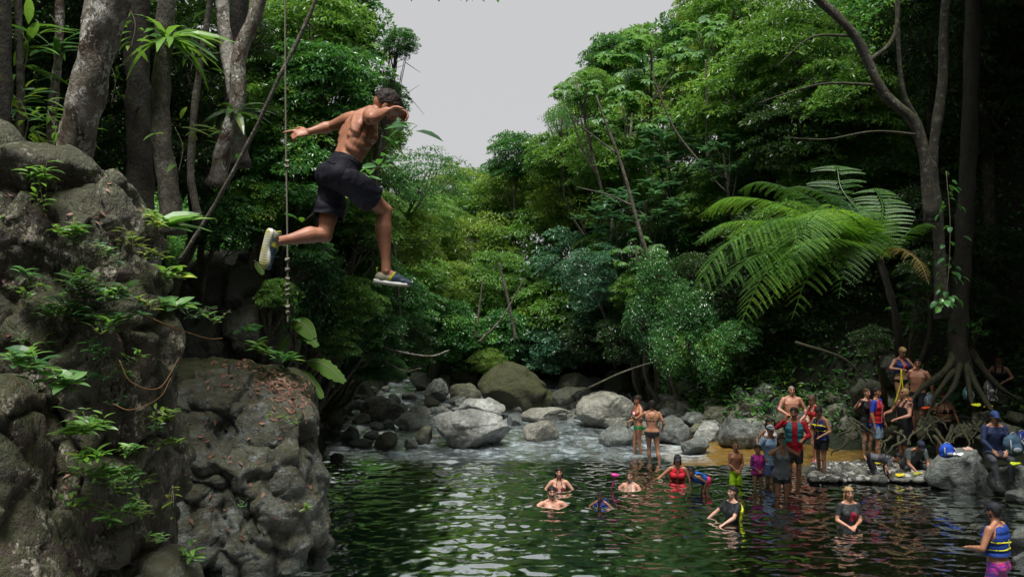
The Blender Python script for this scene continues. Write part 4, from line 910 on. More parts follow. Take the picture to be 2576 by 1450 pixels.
# ---- giant leaves left of the rapids (torn banana-like leaves)
def bigleaf(base,tip,w,label,mat='leaf_big',sag=.2,torn=True,seed=0,width_dir=None):
    rg=np.random.default_rng(seed); b=at(*base); e=at(*tip); d=e-b; L=np.linalg.norm(d); m=(b+e)/2+np.array([0,0,sag*L]); P=spline([b,m,e],26)-b
    T_=np.gradient(P,axis=0); T_/=np.linalg.norm(T_,axis=1)[:,None]; sd=norm(np.cross(T_,np.array(width_dir or [0,-.8,.6]))); u=np.linspace(0,1,26)
    wd=w*np.clip(np.sin(math.pi*np.clip(u*1.02-.08,0,1))**.6,0,1)*(1-.2*u); wl=wd*(1-(.35*rg.uniform(0,1,26) if torn else 0)); wr=wd*(1-(.35*rg.uniform(0,1,26) if torn else 0))
    nn=np.cross(sd,T_); V=[]
    for i in range(26): V+= [P[i]+sd[i]*wl[i]*.5-abs(nn[i])*0-np.array([0,0,wl[i]*.12]),P[i],P[i]-sd[i]*wr[i]*.5-np.array([0,0,wr[i]*.12])]
    q=[[i*3+j,i*3+j+1,i*3+j+4,i*3+j+3] for i in range(25) for j in range(2)]
    mb=MB(); mb.tube(P,np.linspace(.014,.004,26),5)
    t=tag(obj("broad_leaf_plant",mesh_np("broad_leaf_plant",V,np.array(q),M[mat],True),loc=b),label,"plant","broad-leaved plants by the left rapids"); mb.build("midrib",M['twig'],t)
bigleaf((762,905,17.0),(868,960,16.6),.42,"long torn pale green leaf pointing down to the rapids",'leaf_banana',.12,seed=1)
bigleaf((745,925,17.0),(812,1000,16.6),.30,"narrow drooping leaf left of the long torn one",'leaf_banana',.1,seed=2)
bigleaf((728,815,16.9),(790,850,16.6),.40,"bright upright broad leaf below the rope's end",'leaf_banana',.25,False,3)
bigleaf((740,850,16.9),(800,870,16.5),.30,"brownish broad leaf under the bright one",'leaf_banana',.2,seed=4)
bigleaf((730,840,16.9),(700,905,16.6),.25,"dark broad leaf hanging left of the bright one",'leaf_banana',.2,seed=5)
bigleaf((640,655,16.5),(662,690,16.3),.16,"small bright leaf below the jumper's raised shoe",'leaf_banana',.1,False,6)
# ---- tree fern
def fern():
    c0=at(2215,655,16.5); g=ground_z(c0[0],c0[1]+1)
    t=empty("tree_fern",(c0[0],c0[1],g),"large tree fern with yellow-green fronds arching left over the right bank","tree fern")
    off=c0-np.array([c0[0],c0[1],g]); mb=MB(); bb=np.array([c0[0],c0[1],g]); mb.tube(spline([at(2262,900,21.8)-bb,at(2258,830,21)-bb,at(2245,760,19.6)-bb,at(2228,700,18)-bb,off],20),np.linspace(.09,.06,20),10,wob=.15); mb.build("trunk",M['bark_dark'],t)
    rg=np.random.default_rng(3)
    tips=[(1722,500,17.5),(1830,440,17.8),(1960,455,17.9),(2080,400,18),(2200,470,18.2),(1680,720,15.6),(1720,580,16.6),(1790,690,15.3),(1840,800,15.2),(1880,560,16.2),(1970,540,15.6),(1930,700,14.8),(2010,620,14.8),(1990,780,15.2),(2100,740,15.0),(1760,640,16.4),(1900,760,15.4),(2060,560,15.2),(1950,500,17),(2350,560,15.6),(2330,700,15.4),(1850,640,17.2),(2050,500,16.4),(2170,520,15.2)]
    for i,tp in enumerate(tips):
        e=at(*tp)-c0; L=np.linalg.norm(e); n=int(rg.integers(24,36)); e=e*rg.uniform(.88,1.06); up=rg.uniform(.75,1.2)*(.12*L if tp[1]<700 else .30*L)
        m=e*.5+np.array([rg.normal(0,.12),0,up]); P=spline([[0,0,0],e*.22+[0,0,up*.7],m,e*.82+[0,0,up*.62],e-[0,0,.06*L]],n)
        T_=norm(np.gradient(P,axis=0)); side=norm(np.cross(T_,[0,0,1.])); nn=norm(np.cross(side,T_))
        fm=MB(); fm.tube(P,np.linspace(.018,.004,n),5)
        u=np.linspace(0,1,n); pl=L*.26*np.sin(math.pi*np.clip(.12+.88*u,0,1))**.75
        Cs=[];Ds=[];Ns=[];Ls=[];Ws=[]
        for k in range(3,n):
            for s_ in(-1,1):
                if rg.uniform()<.07: continue
                d=norm(side[k]*s_+T_[k]*.45-nn[k]*.12+rg.normal(0,.03,3)); l=pl[k]
                m_=int(max(6,min(17,l/.035)))
                q=np.linspace(.06,.97,m_); cen=P[k]+d*(l*q)[:,None]-np.array([0,0,1.])*(l*.22*q**2)[:,None]
                pd=norm(np.cross(d,nn[k]));
                w_=l*.11*(1-q**2*.75)
                for s2 in(-1,1):
                    Cs.append(cen); Ds.append(np.repeat([pd*s2+d*.55-nn[k]*.15],m_,0)); Ns.append(np.repeat([nn[k]],m_,0)); Ls.append(w_*rg.uniform(.75,1.1)); Ws.append(np.full(m_,l/m_*1.0))
        V,Q=leafquads(np.concatenate(Cs),np.concatenate(Ds),np.concatenate(Ns),np.concatenate(Ls),np.concatenate(Ws),.05,.05)
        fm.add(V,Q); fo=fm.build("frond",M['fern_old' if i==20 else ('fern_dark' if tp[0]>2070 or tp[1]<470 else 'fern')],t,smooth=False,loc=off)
fern()
# ---- plants rooted on the near cliff
GP="small plants rooted on the near cliff"
def sprig(px,py,Y,n,L,mat,label,seed,spread=.1,name="cliff_plant",W=None,stems=5,h=.2):
    rg=np.random.default_rng(seed); b=at(px,py,Y); t=empty(name,b,label,"plant",GP); mb=MB(); C=[];D=[]
    for s_ in range(stems):
        a=rg.uniform(0,6.283); e=np.array([math.cos(a)*spread*rg.uniform(.5,1.2),math.sin(a)*spread*.6-.05,h*rg.uniform(.4,1.2)]); P=spline([[0,0,0],e*.5+rg.normal(0,.02,3),e],8); mb.tube(P,np.linspace(.004,.002,8),4)
        m=max(3,n//stems)
        for k in range(m):
            j=min(7,int(2+6*k/m)); an=k*2.4+rg.uniform(-.4,.4); C.append(P[j]); D.append([math.cos(an),math.sin(an),rg.uniform(.0,.8)])
    mb.build("stems",M['twig'],t); C=np.array(C);D=np.array(D); k=len(C)
    l=L*rg.uniform(.6,1.15,k); V,Q=leaf6(C,D,np.array([0,-.2,1.])+rg.normal(0,.2,(k,3)),l,l*(W or .3),.12,.3); obj("leaves",mesh_np("leaves",V,Q,M[mat],False),t)
CP=[(100,455,6.5,34,.13,'leaf_mid',"tuft of bright leaves under the top of the near cliff",.1,.16),(110,520,6.4,10,.1,'leaf_mid',"small tuft in the crack below the top tuft",.05,.2),
(265,640,6.5,26,.075,'leaf_mid',"little plant at the middle of the cliff face",.12,.08),(300,660,6.5,14,.07,'leaf_blue',"sparse plant right of the little one on the cliff face",.07,.1),(250,610,6.45,14,.07,'leaf_blue',"small rosette below the cliff's shoulder",.08,.06),
(235,740,6.35,60,.17,'leaf_dark',"dense dark bush of narrow leaves on the cliff ledge",.26,.14),(190,800,6.35,50,.16,'leaf_dark',"dark bushy plant at the left of the cliff ledge",.24,.16),(290,810,6.4,44,.13,'leaf_deep',"narrow-leaved plant at the right of the cliff ledge",.2,.14),
(400,575,8.0,9,.42,'leaf_big',"big-leaved plant behind the boulder right of the cliff",.12,.15),(425,700,7.4,24,.2,'leaf_mid',"hanging leafy stem at the cliff's right edge",.14,.1),(440,760,7.3,26,.2,'leaf_big',"pale leafy spray at the cliff's right edge",.15,.0),
(480,790,7.4,28,.09,'leaf_blue',"small-leaved twig reaching right from the cliff",.22,.1),(540,800,7.5,22,.08,'leaf_mid',"tip of a small-leaved twig right of the cliff",.15,.1),
(90,930,5.85,30,.16,'leaf_big',"fresh green broad-leaved plant on the lower ledge",.2,.14),(150,965,5.85,26,.17,'leaf_big',"fresh broad-leaved plant right of the first on the lower ledge",.18,.08),(40,900,5.9,24,.12,'leaf_bright',"bright plant at the left edge of the lower ledge",.14,.12),
(260,830,6.2,28,.1,'leaf_mid',"light plant in front of the ledge bush",.15,.1),(340,900,6.4,14,.08,'leaf_mid',"little sprig over the shaded recess",.08,.08),(300,1010,6.4,14,.07,'leaf_blue',"pale sprig in the shaded recess",.08,.06),
(190,1080,5.95,46,.12,'fern',"mossy bright fern tuft beside the dark spur",.15,.05),(210,1140,5.95,42,.12,'fern',"yellow-green fern tuft below the first",.14,.05),
(240,1190,6.1,40,.09,'leaf_mid',"tangled herb on the lower cliff, upper part",.2,.1),(300,1230,6.3,46,.09,'leaf_mid',"tangled herb on the lower cliff, middle part",.24,.12),(350,1290,6.4,40,.09,'leaf_bright',"tangled herb on the lower cliff, right part",.2,.12),(270,1320,6.2,40,.09,'leaf_mid',"tangled herb on the lower cliff, bottom part",.22,.12),(390,1350,6.5,26,.08,'leaf_mid',"sprig above the bottom boulder",.14,.1),
(435,1210,6.9,18,.09,'leaf_bright',"hanging string of round leaves at the cliff's lower right edge",.03,-.25),(480,1400,7.0,14,.14,'leaf_mid',"grassy tuft beside the bottom boulder",.08,.16),(20,560,6.5,10,.08,'leaf_mid',"tiny plant at the left edge of the cliff",.05,.08),
(60,740,6.4,16,.09,'leaf_mid',"small plant left on the cliff under the dark band",.09,.1),(390,1070,6.7,10,.07,'leaf_deep',"tiny plant on the cliff's lower right corner",.05,.06)]
for i,(px,py,Y,n,L,mt,lb,sp,h) in enumerate(CP): sprig(px,py+10,Y,n,L,mt,lb,300+i,sp,h=h,W=.42 if mt=='leaf_big' else .28)
for i,(pts,lb) in enumerate([([(300,905,6.2),(330,960,6.2),(400,975,6.3),(450,900,6.6)],"thin orange root looping across the shaded recess"),([(285,1015,6.2),(330,1030,6.2),(400,1000,6.3),(430,950,6.4)],"second thin orange root below the first loop"),([(360,790,6.5),(430,820,6.6),(520,850,7.0),(560,850,7.2)],"orange root reaching right from the cliff")]):
    P=spline([at(*p) for p in pts],24); mb=MB(); mb.tube(P-P[0],np.linspace(.0045,.003,24),5); tag(mb.build("hanging_root",M['root'],loc=P[0]),lb,"root","thin roots hanging on the near cliff")
rg=np.random.default_rng(88); PREF=[(q[0],q[1],short(q[6])) for q in CP]
for i in range(34):
    zone=i%4
    px,py,Y=[(rg.uniform(180,330),rg.uniform(1060,1380),6.15),(rg.uniform(20,330),rg.uniform(700,960),6.3),(rg.uniform(330,430),rg.uniform(560,1300),6.9),(rg.uniform(20,360),rg.uniform(450,1000),6.4)][zone]
    sprig(px,py,Y,int(rg.uniform(18,46)),rg.uniform(.07,.12),['leaf_mid','leaf_deep','leaf_bright','leaf_mid'][zone],near_label(px,py,PREF,["small herb","light-leaved herb","low spreading herb"],rg,"small herb rooted on the near cliff"),700+i,rg.uniform(.08,.2),h=rg.uniform(.04,.14))
# plants on the outcrop and slope
for i,(px,py,Y,n,L,mt,lb) in enumerate([(705,1045,13.0,16,.12,'leaf_bright',"bright sprig on the outcrop's right shoulder"),(730,1060,13.1,14,.1,'leaf_mid',"small sprig beside it on the outcrop's shoulder"),(760,1280,12.9,18,.12,'leaf_bright',"bright tuft low on the outcrop above the water"),(600,1270,12.7,14,.1,'leaf_deep',"dark tuft in the outcrop's crack"),
   (470,1160,12.6,20,.12,'leaf_deep',"dark herb at the outcrop's left"),(660,880,15.2,30,.25,'leaf_mid',"leafy herb on the littered slope"),(720,900,15.6,30,.28,'leaf_deep',"leafy herb at the right of the littered slope"),(620,830,16,24,.25,'leaf_deep',"leafy herb under the shaded rock face")]):
    sprig(px,py+10,Y,n,L,mt,lb,500+i,.2,h=.18)
# fallen leaves
def litter():
    rg=np.random.default_rng(21); dg=bpy.context.evaluated_depsgraph_get(); C=[];Nn=[]
    rocks=[o for o in S.objects if o.name.startswith(("rock_slope","rock_outcrop","rock_cliff"))]
    tries=0
    while len(C)<420 and tries<20000:
        tries+=1; u=rg.uniform()
        if u<.7: px=rg.normal(690,75); py=930+(px-600)*.45+rg.normal(0,28)
        elif u<.85: px,py=rg.uniform(470,790),rg.uniform(960,1350)
        else: px,py=rg.uniform(0,430),rg.uniform(400,1400)
        o_=Vector((0,0,CAMZ)); d=Vector(at(px,py,10)-np.array([0,0,CAMZ])).normalized(); r_=S.ray_cast(dg,o_,d)
        if r_[0] and r_[4] in rocks and r_[2].z>.1: C.append(np.array(r_[1])+np.array(r_[2])*.008); Nn.append(np.array(r_[2]))
    C=np.array(C);Nn=np.array(Nn); D=norm(np.cross(Nn,rg.normal(size=C.shape))); l=.1*rg.uniform(.6,1.3,len(C)); l[C[:,1]<9]*=.5
    V,Q=leafquads(C,D,Nn,l,l*.5,.15,0); tag(obj("fallen_leaves",mesh_np("fallen_leaves",V,Q,M['litter'],False)),"pinkish brown fallen leaves scattered on the left rocks","leaves",kind="stuff")
litter()
# ================================================================ PEOPLE
def frame(fwd,up):
    u=unit(up); f=unit(np.asarray(fwd,float)-u*np.dot(fwd,u)); return unit(np.cross(f,u)),f,u   # right, forward, up
def limb(mb,a,b,prof,k=14,off=None,ovr=1.0):
    """tapered limb; prof=[(t,r)]; off=(vector, [(t,amount)]) shifts muscles to one side"""
    a=np.asarray(a,float);b=np.asarray(b,float); n=12; ts=np.linspace(0,1,n); r=np.interp(ts,*zip(*prof)); d=unit(b-a)
    u=unit(np.cross(d,[.31,.85,.42])); v=np.cross(d,u); an=np.arange(k)*2*math.pi/k; rings=[]
    for t,rr in zip(ts,r):
        c_=a+(b-a)*t
        if off is not None: c_=c_+off[0]*np.interp(t,*zip(*off[1]))
        rings.append(c_+rr*(np.cos(an)[:,None]*u+np.sin(an)[:,None]*v))
    # rounded ends
    mb.loft(rings); mb.sph(a,r[0]*.98,10); mb.sph(b,r[-1]*.98,10)
def hand(mb,w,d,n,s=1.0,curl=.5,side=1,spread=.12,point=False,thumb_up=None):
    """w wrist, d hand direction, n palm normal (the side the fingers curl to), side=+1 thumb towards cross(d,n)"""
    w=np.asarray(w,float); d=unit(d); n=unit(np.asarray(n)-d*np.dot(n,d)); x=np.cross(d,n)*side; q=s
    mb.ell(w+d*.045*q,[x*.041*q,n*.015*q,d*.052*q],12); mb.ell(w+d*.06*q,[x*.043*q,n*.013*q,d*.035*q],10); mb.ell(w+d*.03*q+x*.024*q+n*.006*q,[x*.018*q,n*.016*q,d*.034*q],10)
    for i,(o_,ln,r) in enumerate([(.031,.072,.0088),(.0105,.080,.0090),(-.0105,.075,.0085),(-.031,.060,.0078)]):
        c_=curl*(1+.12*i)
        if point and i==0: c_=.08
        if point and i>0: c_=1.0
        b=w+d*.088*q+x*o_*q; dd=unit(d+x*o_*spread*25*.1)
        ang=0; p=b; pts=[b-dd*.012*q]; 
        for k,f in enumerate((.45,.32,.25)):
            ang+=c_*(.75,1.0,.7)[k]; v=dd*math.cos(ang)+n*math.sin(ang); p=p+v*ln*q*f; pts.append(p.copy())
        rr=[r*1.05*q,r*q,r*.93*q,r*.8*q]
        for k in range(3): limb(mb,pts[k],pts[k+1],[(0,rr[k]),(1,rr[k+1])],8)
    tb=w+d*.028*q+x*.036*q; t1=tb+unit(d*.6+x*.75+n*.25)*.034*q; t2=t1+unit(d*.85+x*.35+n*.4)*.030*q
    limb(mb,tb,t1,[(0,.0125*q),(1,.0105*q)],8); limb(mb,t1,t2,[(0,.0103*q),(1,.0082*q)],8)
def foot(mb,an,d,up,s=1.0,L=.25):
    d=unit(d); r_,f_,u_=frame(d,up); q=s*L/.25
    mb.ell(an-u_*.045*q+f_*-.028*q,[r_*.032*q,f_*.045*q,u_*.035*q],12)
    mb.ell(an-u_*.045*q+f_*.06*q,[r_*.036*q,f_*.09*q,u_*.032*q],12); mb.ell(an-u_*.058*q+f_*.135*q,[r_*.044*q,f_*.055*q,u_*.019*q],12); mb.ell(an-u_*.02*q+f_*.035*q,[r_*.03*q,f_*.05*q,u_*.035*q],12)
    for i in range(5):
        o_=(.034-.016*i)*1.0; l=(.028,.026,.022,.018,.014)[i]; limb(mb,an-u_*.062*q+f_*.165*q+r_*o_*q,an-u_*.066*q+f_*(.165+l)*q+r_*o_*q,[(0,.0105*q),(1,.0085*q)],8)
class Body: pass
def ik(a,e,l1,l2,hint):
    a=np.asarray(a,float);e=np.asarray(e,float);d=e-a;L=np.linalg.norm(d); L2=min(L,(l1+l2)*.998); e=a+d/L*L2; L=L2; d=unit(d)
    x=(l1*l1-l2*l2+L*L)/(2*L); h=math.sqrt(max(0,l1*l1-x*x)); p=np.asarray(hint,float); p=unit(p-d*np.dot(p,d)); return a+d*x+p*h,e
def make_body(J,h=1.75,sex='m',build=1.0,vox=.009,mat=None,kid=False,hands=None,name="body",it=5,hs=1.0,muscle=1.0):
    """J: joints in the person's own space. Returns mesh, bones for dressing"""
    s=h/1.75; mb=MB(); b=build; w=.93 if sex=='f' else 1.0; P=Body()
    pel,che,nk,hd=J['pelvis'],J['chest'],J['neck'],J['head']
    pr,pf,pu=J['pframe']; cr,cf,cu=J['cframe']; hr,hf,hu=J['hframe']
    # torso loft: crotch .. neck base
    hipw=1.1 if sex=='f' else 1.0; waistw=.88 if sex=='f' else 1.0
    sec=[(-.10,.10,.085,.0),(-.06,.150*hipw,.105,-.008),(.0,.165*hipw,.112,-.012),(.06,.156*hipw,.104,-.006),(.13,.146*waistw,.096,0),(.20,.143*waistw,.096,.002),(.28,.150,.102,.004),(.36,.163*w,.112,.004),(.43,.168*w,.112,0),(.49,.150*w,.095,-.008),(.535,.105*w,.074,-.01),(.565,.062,.058,-.006)]
    Ltot=np.linalg.norm(che-pel)/s+np.linalg.norm(nk-che)/s; a=np.arange(26)*2*math.pi/26; rings=[]
    l1=np.linalg.norm(che-pel); l2=np.linalg.norm(nk-che)
    for z,rx,ry,oy in sec:
        t=z/.565; f=min(1,max(0,t)); k=f*f*(3-2*f); x_=unit(pr*(1-k)+cr*k); y_=unit(pf*(1-k)+cf*k); d=t*(l1+l2)
        if d<0: c_=pel+pu*d
        elif d<l1: u=d/l1; c_=pel*(1-u)+che*u
        else: u=(d-l1)/l2; c_=che*(1-u)+nk*u
        # smooth the bend
        if 0<t<1: c0=pel+(nk-pel)*t; c_=c_*.6+c0*.4
        c_=c_+y_*oy*s
        bel=(b-1)*1.1 if .0<t<.6 else 0
        ca,sa=np.cos(a),np.sin(a); ex=.82
        rings.append(c_+s*b*(np.sign(ca)*np.abs(ca)**ex*rx)[:,None]*x_+s*(b+bel)*(np.sign(sa)*np.abs(sa)**ex*ry)[:,None]*y_)
    mb.loft(rings)
    # neck & head
    hc=hd
    limb(mb,nk-cu*.03*s,hc-hu*.035*s-hf*.012*s,[(0,.066*s*w*b**.5),(.5,.056*s*w),(1,.054*s*w)],14)
    q=s*(1.0 if not kid else 1.12)
    H=lambda x,y,z: hc+(hr*x+hf*y+hu*z)*q
    mb.ell(H(0,-.008,.032),[hr*.076*q,hf*.097*q,hu*.088*q],20); mb.ell(H(0,.024,-.045),[hr*.056*q,hf*.062*q,hu*.070*q],16); mb.ell(H(0,.048,.02),[hr*.062*q,hf*.046*q,hu*.06*q],14)
    mb.ell(H(0,.062,-.094),[hr*.026*q,hf*.024*q,hu*.02*q],12); mb.ell(H(0,.03,-.082),[hr*.046*q,hf*.05*q,hu*.026*q],12)
    limb(mb,H(0,.088,.022),H(0,.108,-.022),[(0,.009*q),(1,.014*q)],8); mb.sph(H(.011,.096,-.026),.010*q,8); mb.sph(H(-.011,.096,-.026),.010*q,8)
    mb.ell(H(0,.088,.047),[hr*.047*q,hf*.012*q,hu*.011*q],10)
    mb.ell(H(0,.088,-.055),[hr*.024*q,hf*.013*q,hu*.0075*q],10); mb.ell(H(0,.085,-.067),[hr*.02*q,hf*.013*q,hu*.008*q],10)
    for e in(-1,1):
        mb.ell(H(e*.077,-.004,-.003),[hr*.008*q,hf*.019*q,hu*.032*q],10); mb.sph(H(e*.042,.06,-.012),.024*q,10)
        mb.ell(H(e*.031,.080,.022),[hr*.014*q,hf*.010*q,hu*.009*q],8)
    # limbs
    for k,sd in (('l',-1),('r',1)):
        sh,el,wr=J['sh'+k],J['el'+k],J['wr'+k]; hp,kn,an=J['hip'+k],J['kn'+k],J['an'+k]
        A=s*w*b**.6*(.82 if kid else 1)
        limb(mb,sh,el,[(0,.058*A),(.2,.055*A*muscle),(.5,.047*A*muscle),(.85,.040*A),(1,.040*A)]); mb.ell(sh+cu*.004*s,[cr*.056*A*muscle,cf*.056*A,cu*.056*A],14)
        limb(mb,el,wr,[(0,.040*A),(.22,.044*A*muscle),(.6,.034*A),(.9,.026*A),(1,.027*A)])
        limb(mb,che*.35+nk*.65+cr*sd*.02*s-cf*.015*s,sh+cu*.012*s,[(0,.055*s*b**.5),(1,.046*s*w)],12)           # collar / trapezius
        limb(mb,nk+(hc-nk)*.25-cf*.02*s,sh+cu*.015*s-cf*.01*s,[(0,.040*s*w),(1,.03*s*w)],10)
        mb.ell(che+cr*sd*.085*s+cf*.075*s+cu*.03*s,[cr*.075*s*b,cf*.04*s*b,cu*.055*s],12)       # chest
        if sex=='f' and not kid: mb.ell(che+cr*sd*.078*s+cf*.098*s*b-cu*.01*s,[cr*.062*s*b,cf*.055*s*b,cu*.06*s],14)
        mb.ell(che+cr*sd*.105*s-cf*.055*s+cu*.03*s,[cr*.07*s*b*muscle,cf*.045*s,cu*.11*s],12)       # shoulder blade, lat
        mb.ell(che*.8+pel*.2+cr*sd*.118*s-cf*.012*s,[cr*.045*s*b*muscle,cf*.07*s,cu*.12*s],12)
        mb.ell(hp-pf*.062*s+pu*.01*s+pr*sd*-.012*s,[pr*.078*s*b*hipw,pf*.07*s*b,pu*.085*s],14)      # buttock
        kd=unit(kn-hp); kb=unit(an-kn); bk=unit(-(kd+kb*0)+kb) if np.dot(kd,kb)<.95 else -pf
        bk=unit(bk-kd*np.dot(bk,kd)); Lg=s*w*b**.8*(.85 if kid else 1.0)
        limb(mb,hp,kn,[(0,.088*Lg*hipw),(.2,.086*Lg*hipw),(.5,.074*Lg),(.8,.058*Lg),(1,.054*Lg)],16,(-bk,[(0,0),(.45,.012*s),(1,0)]))
        cb=unit(bk*0+(-pf if abs(np.dot(kb,pf))<.9 else bk)); cb=unit(np.cross(np.cross(kb,kd) if np.linalg.norm(np.cross(kb,kd))>.2 else pr,kb)); 
        cb=cb if np.dot(cb,(hp-kn))>0 and np.linalg.norm(np.cross(kb,kd))>.2 else unit(-pf-kb*np.dot(-pf,kb))
        limb(mb,kn,an,[(0,.054*Lg),(.14,.051*Lg),(.3,.060*Lg*muscle**.5),(.55,.047*Lg),(.8,.034*Lg),(1,.035*Lg)],14,(cb,[(0,.002),(.3,.018*s),(.7,.004*s),(1,0)]))
        mb.sph(kn-bk*.006*s,.053*Lg,12)
        for e in (-1,1): mb.sph(an+unit(np.cross(kb,J['ft'+k]))*e*.027*Lg,.014*Lg,8)
        foot(mb,an,J['ft'+k],J.get('fu'+k,-kb*.6+np.array([0,0,.4])),s*(.9 if sex=='f' else .95))
        hp_=(hands or {}).get(k,{}); hdv=hp_.get('d',unit(wr-el)); nv=hp_.get('n',unit(np.cross(hdv,cr)+.01))
        hand(mb,wr,hdv,nv,s*hs*(.92 if sex=='f' else 1)*(1.05 if kid else 1),hp_.get('curl',.35),hp_.get('side',sd),point=hp_.get('point',False))
    me=mb.remesh(name,vox,it,.5,mat)
    P.J=J;P.s=s;P.q=q;P.h=h;P.b=b;P.me=me;P.V=getV(me);P.N=getN(me)
    n=len(me.polygons); lp=np.empty(len(me.loops),dtype=np.int32); me.loops.foreach_get("vertex_index",lp); ls=np.empty(n,dtype=np.int32); me.polygons.foreach_get("loop_start",ls); P.Q=lp[ls[:,None]+np.arange(4)] 
    # nearest bone and parameter per vertex
    bones=[('torso',pel-pu*.1*s,nk,.13*s*b),('head',hc-hu*.07*s,hc+hu*.06*s,.09*s),('neck',nk,hc-hu*.09*s,.055*s)]
    for k in 'lr':
        bones+=[('ua'+k,J['sh'+k],J['el'+k],.05*s),('fa'+k,J['el'+k],J['wr'+k],.035*s),('ha'+k,J['wr'+k],J['wr'+k]+unit((hands or {}).get(k,{}).get('d',J['wr'+k]-J['el'+k]))*.17*s,.03*s),
                ('th'+k,J['hip'+k],J['kn'+k],.078*s*b**.8),('ca'+k,J['kn'+k],J['an'+k],.045*s*b**.8),('fo'+k,J['an'+k]-unit(J['ca_d'+k] if 'ca_d'+k in J else J['kn'+k]-J['an'+k])*.04*s-unit(J['ft'+k])*.03*s,J['an'+k]+unit(J['ft'+k])*.15*s-unit(J['kn'+k]-J['an'+k])*.05*s,.03*s)]
    best=np.full(len(P.V),9.); lab=np.zeros(len(P.V),int); par=np.zeros(len(P.V)); P.names=[x[0] for x in bones]; P.bones=bones
    for i,(nm,a_,b_,r) in enumerate(bones):
        d=b_-a_; t=((P.V-a_)@d)/(d@d); tc=np.clip(t,0,1); ds=np.linalg.norm(P.V-(a_+tc[:,None]*d),axis=1)-r
        m=ds<best; best[m]=ds[m]; lab[m]=i; par[m]=t[m]
    P.lab=lab; P.par=par
    P.tz=((P.V-pel)@unit(nk-pel))/s     # height along the torso in units of a 1.75 m person
    P.loc=lambda fr,o_:np.stack([(P.V-o_)@fr[0],(P.V-o_)@fr[1],(P.V-o_)@fr[2]],1)
    P.hl=P.loc(J['hframe'],hc)/q; P.cl=P.loc(J['cframe'],che)/s; P.pl=P.loc(J['pframe'],pel)/s
    return P
def sel(P,*names): return np.isin(P.lab,[P.names.index(n) for n in names])
def cloth(P,mask,off,name,mat,parent,thick=.004,noise_=.0,ns=14,loose=None,smooth=0,mi=None,loc=None):
    """garment: the body surface under mask pushed outwards"""
    off=np.broadcast_to(np.asarray(off,float),(len(P.V),)).copy(); V=P.V+P.N*off[:,None]
    if loose is not None: V=V+loose
    if noise_: V=V+P.N*(noise_*fbm(P.V,ns,3,len(name)+3))[:,None]
    fm=mask[P.Q].all(1); Q=P.Q[fm]
    if len(Q)<4: return None
    used,inv=np.unique(Q,return_inverse=True); Q=inv.reshape(-1,4); Vt=V[used]
    # boundary smoothing
    E=np.concatenate([Q[:,[0,1]],Q[:,[1,2]],Q[:,[2,3]],Q[:,[3,0]]]); Es=np.sort(E,1); key=Es[:,0].astype(np.int64)*len(used)+Es[:,1]; u,c_=np.unique(key,return_counts=True); bd=u[c_==1]; e0,e1=bd//len(used),bd%len(used)
    bnd=np.zeros(len(used),bool); bnd[e0]=True; bnd[e1]=True
    for _ in range(6):
        acc=np.zeros_like(Vt); cnt=np.zeros(len(used)); np.add.at(acc,e0,Vt[e1]); np.add.at(acc,e1,Vt[e0]); np.add.at(cnt,e0,1); np.add.at(cnt,e1,1); m=cnt==2; Vt[m]=.5*Vt[m]+.5*acc[m]/2
    if smooth:
        for _ in range(smooth):
            acc=np.zeros_like(Vt); cnt=np.zeros(len(used)); 
            for a_,b_ in ((0,1),(1,2),(2,3),(3,0)):
                np.add.at(acc,Q[:,a_],Vt[Q[:,b_]]); np.add.at(acc,Q[:,b_],Vt[Q[:,a_]]); np.add.at(cnt,Q[:,a_],1); np.add.at(cnt,Q[:,b_],1)
            m=~bnd; Vt[m]=.4*Vt[m]+.6*(acc/np.maximum(1,cnt)[:,None])[m]
    # rim back to the skin so that the edge has thickness
    n=len(used); inner=P.V[used]+P.N[used]*(np.maximum(.0005,off[used]-thick))[:,None]
    if loose is not None: inner=inner+loose[used]
    rimQ=np.stack([e0,e1,e1+n,e0+n],1)
    # orient by any face
    V2=np.concatenate([Vt,Vt*0+inner]); keep=np.concatenate([np.arange(n),n+np.arange(n)])
    Fl=[np.concatenate([Q,rimQ])]; mm=None
    if mi is not None: fm_=mi[P.Q[fm]]; mm=np.concatenate([fm_.max(1),np.zeros(len(rimQ),int)])
    me=mesh_np(name,V2,Fl,mat,True,mm)
    bm=bmesh.new(); bm.from_mesh(me); bmesh.ops.delete(bm,geom=[v for v in bm.verts if not v.link_faces],context='VERTS'); bm.to_mesh(me); bm.free()
    return obj(name,me,parent,loc)
SK={}
def skin(col):
    if col not in SK:
        m,nt,b=newmat("skin"); tc=N(nt,"ShaderNodeTexCoord").outputs["Object"]; n=noise(nt,9,5,tc)
        nt.links.new(ramp(nt,n,[(.3,tuple(c_*x for c_,x in zip(col,(.80,.72,.70)))),(.7,tuple(c_*1.15 for c_ in col))]),b.inputs["Base Color"])
        b.inputs["Roughness"].default_value=.48; b.inputs["Specular IOR Level"].default_value=.42; b.inputs["Subsurface Weight"].default_value=.06; b.inputs["Subsurface Radius"].default_value=(.012,.005,.003); b.inputs["Subsurface Scale"].default_value=1
        bump(nt,b,noise(nt,90,3,tc),.15,.001); SK[col]=m
    return SK[col]
CL={}
def fab(col,rough=.7):
    if col not in CL: CL[col]=m_plain("cloth",col,rough,.15,35,.5,.004,.25)
    return CL[col]
HAIR={k:m_plain("hair_"+k,c_,.6,.4,120,.9,.004,.22) for k,c_ in dict(black=(.012,.010,.009),dark=(.020,.013,.009),brown=(.07,.04,.022),blonde=(.36,.24,.11),grey=(.22,.19,.16),red=(.14,.05,.02)).items()}
M['eye']=m_plain("eye_dark",(.015,.01,.008),.3); M['lip']=m_plain("lip",(.28,.09,.07),.4); 
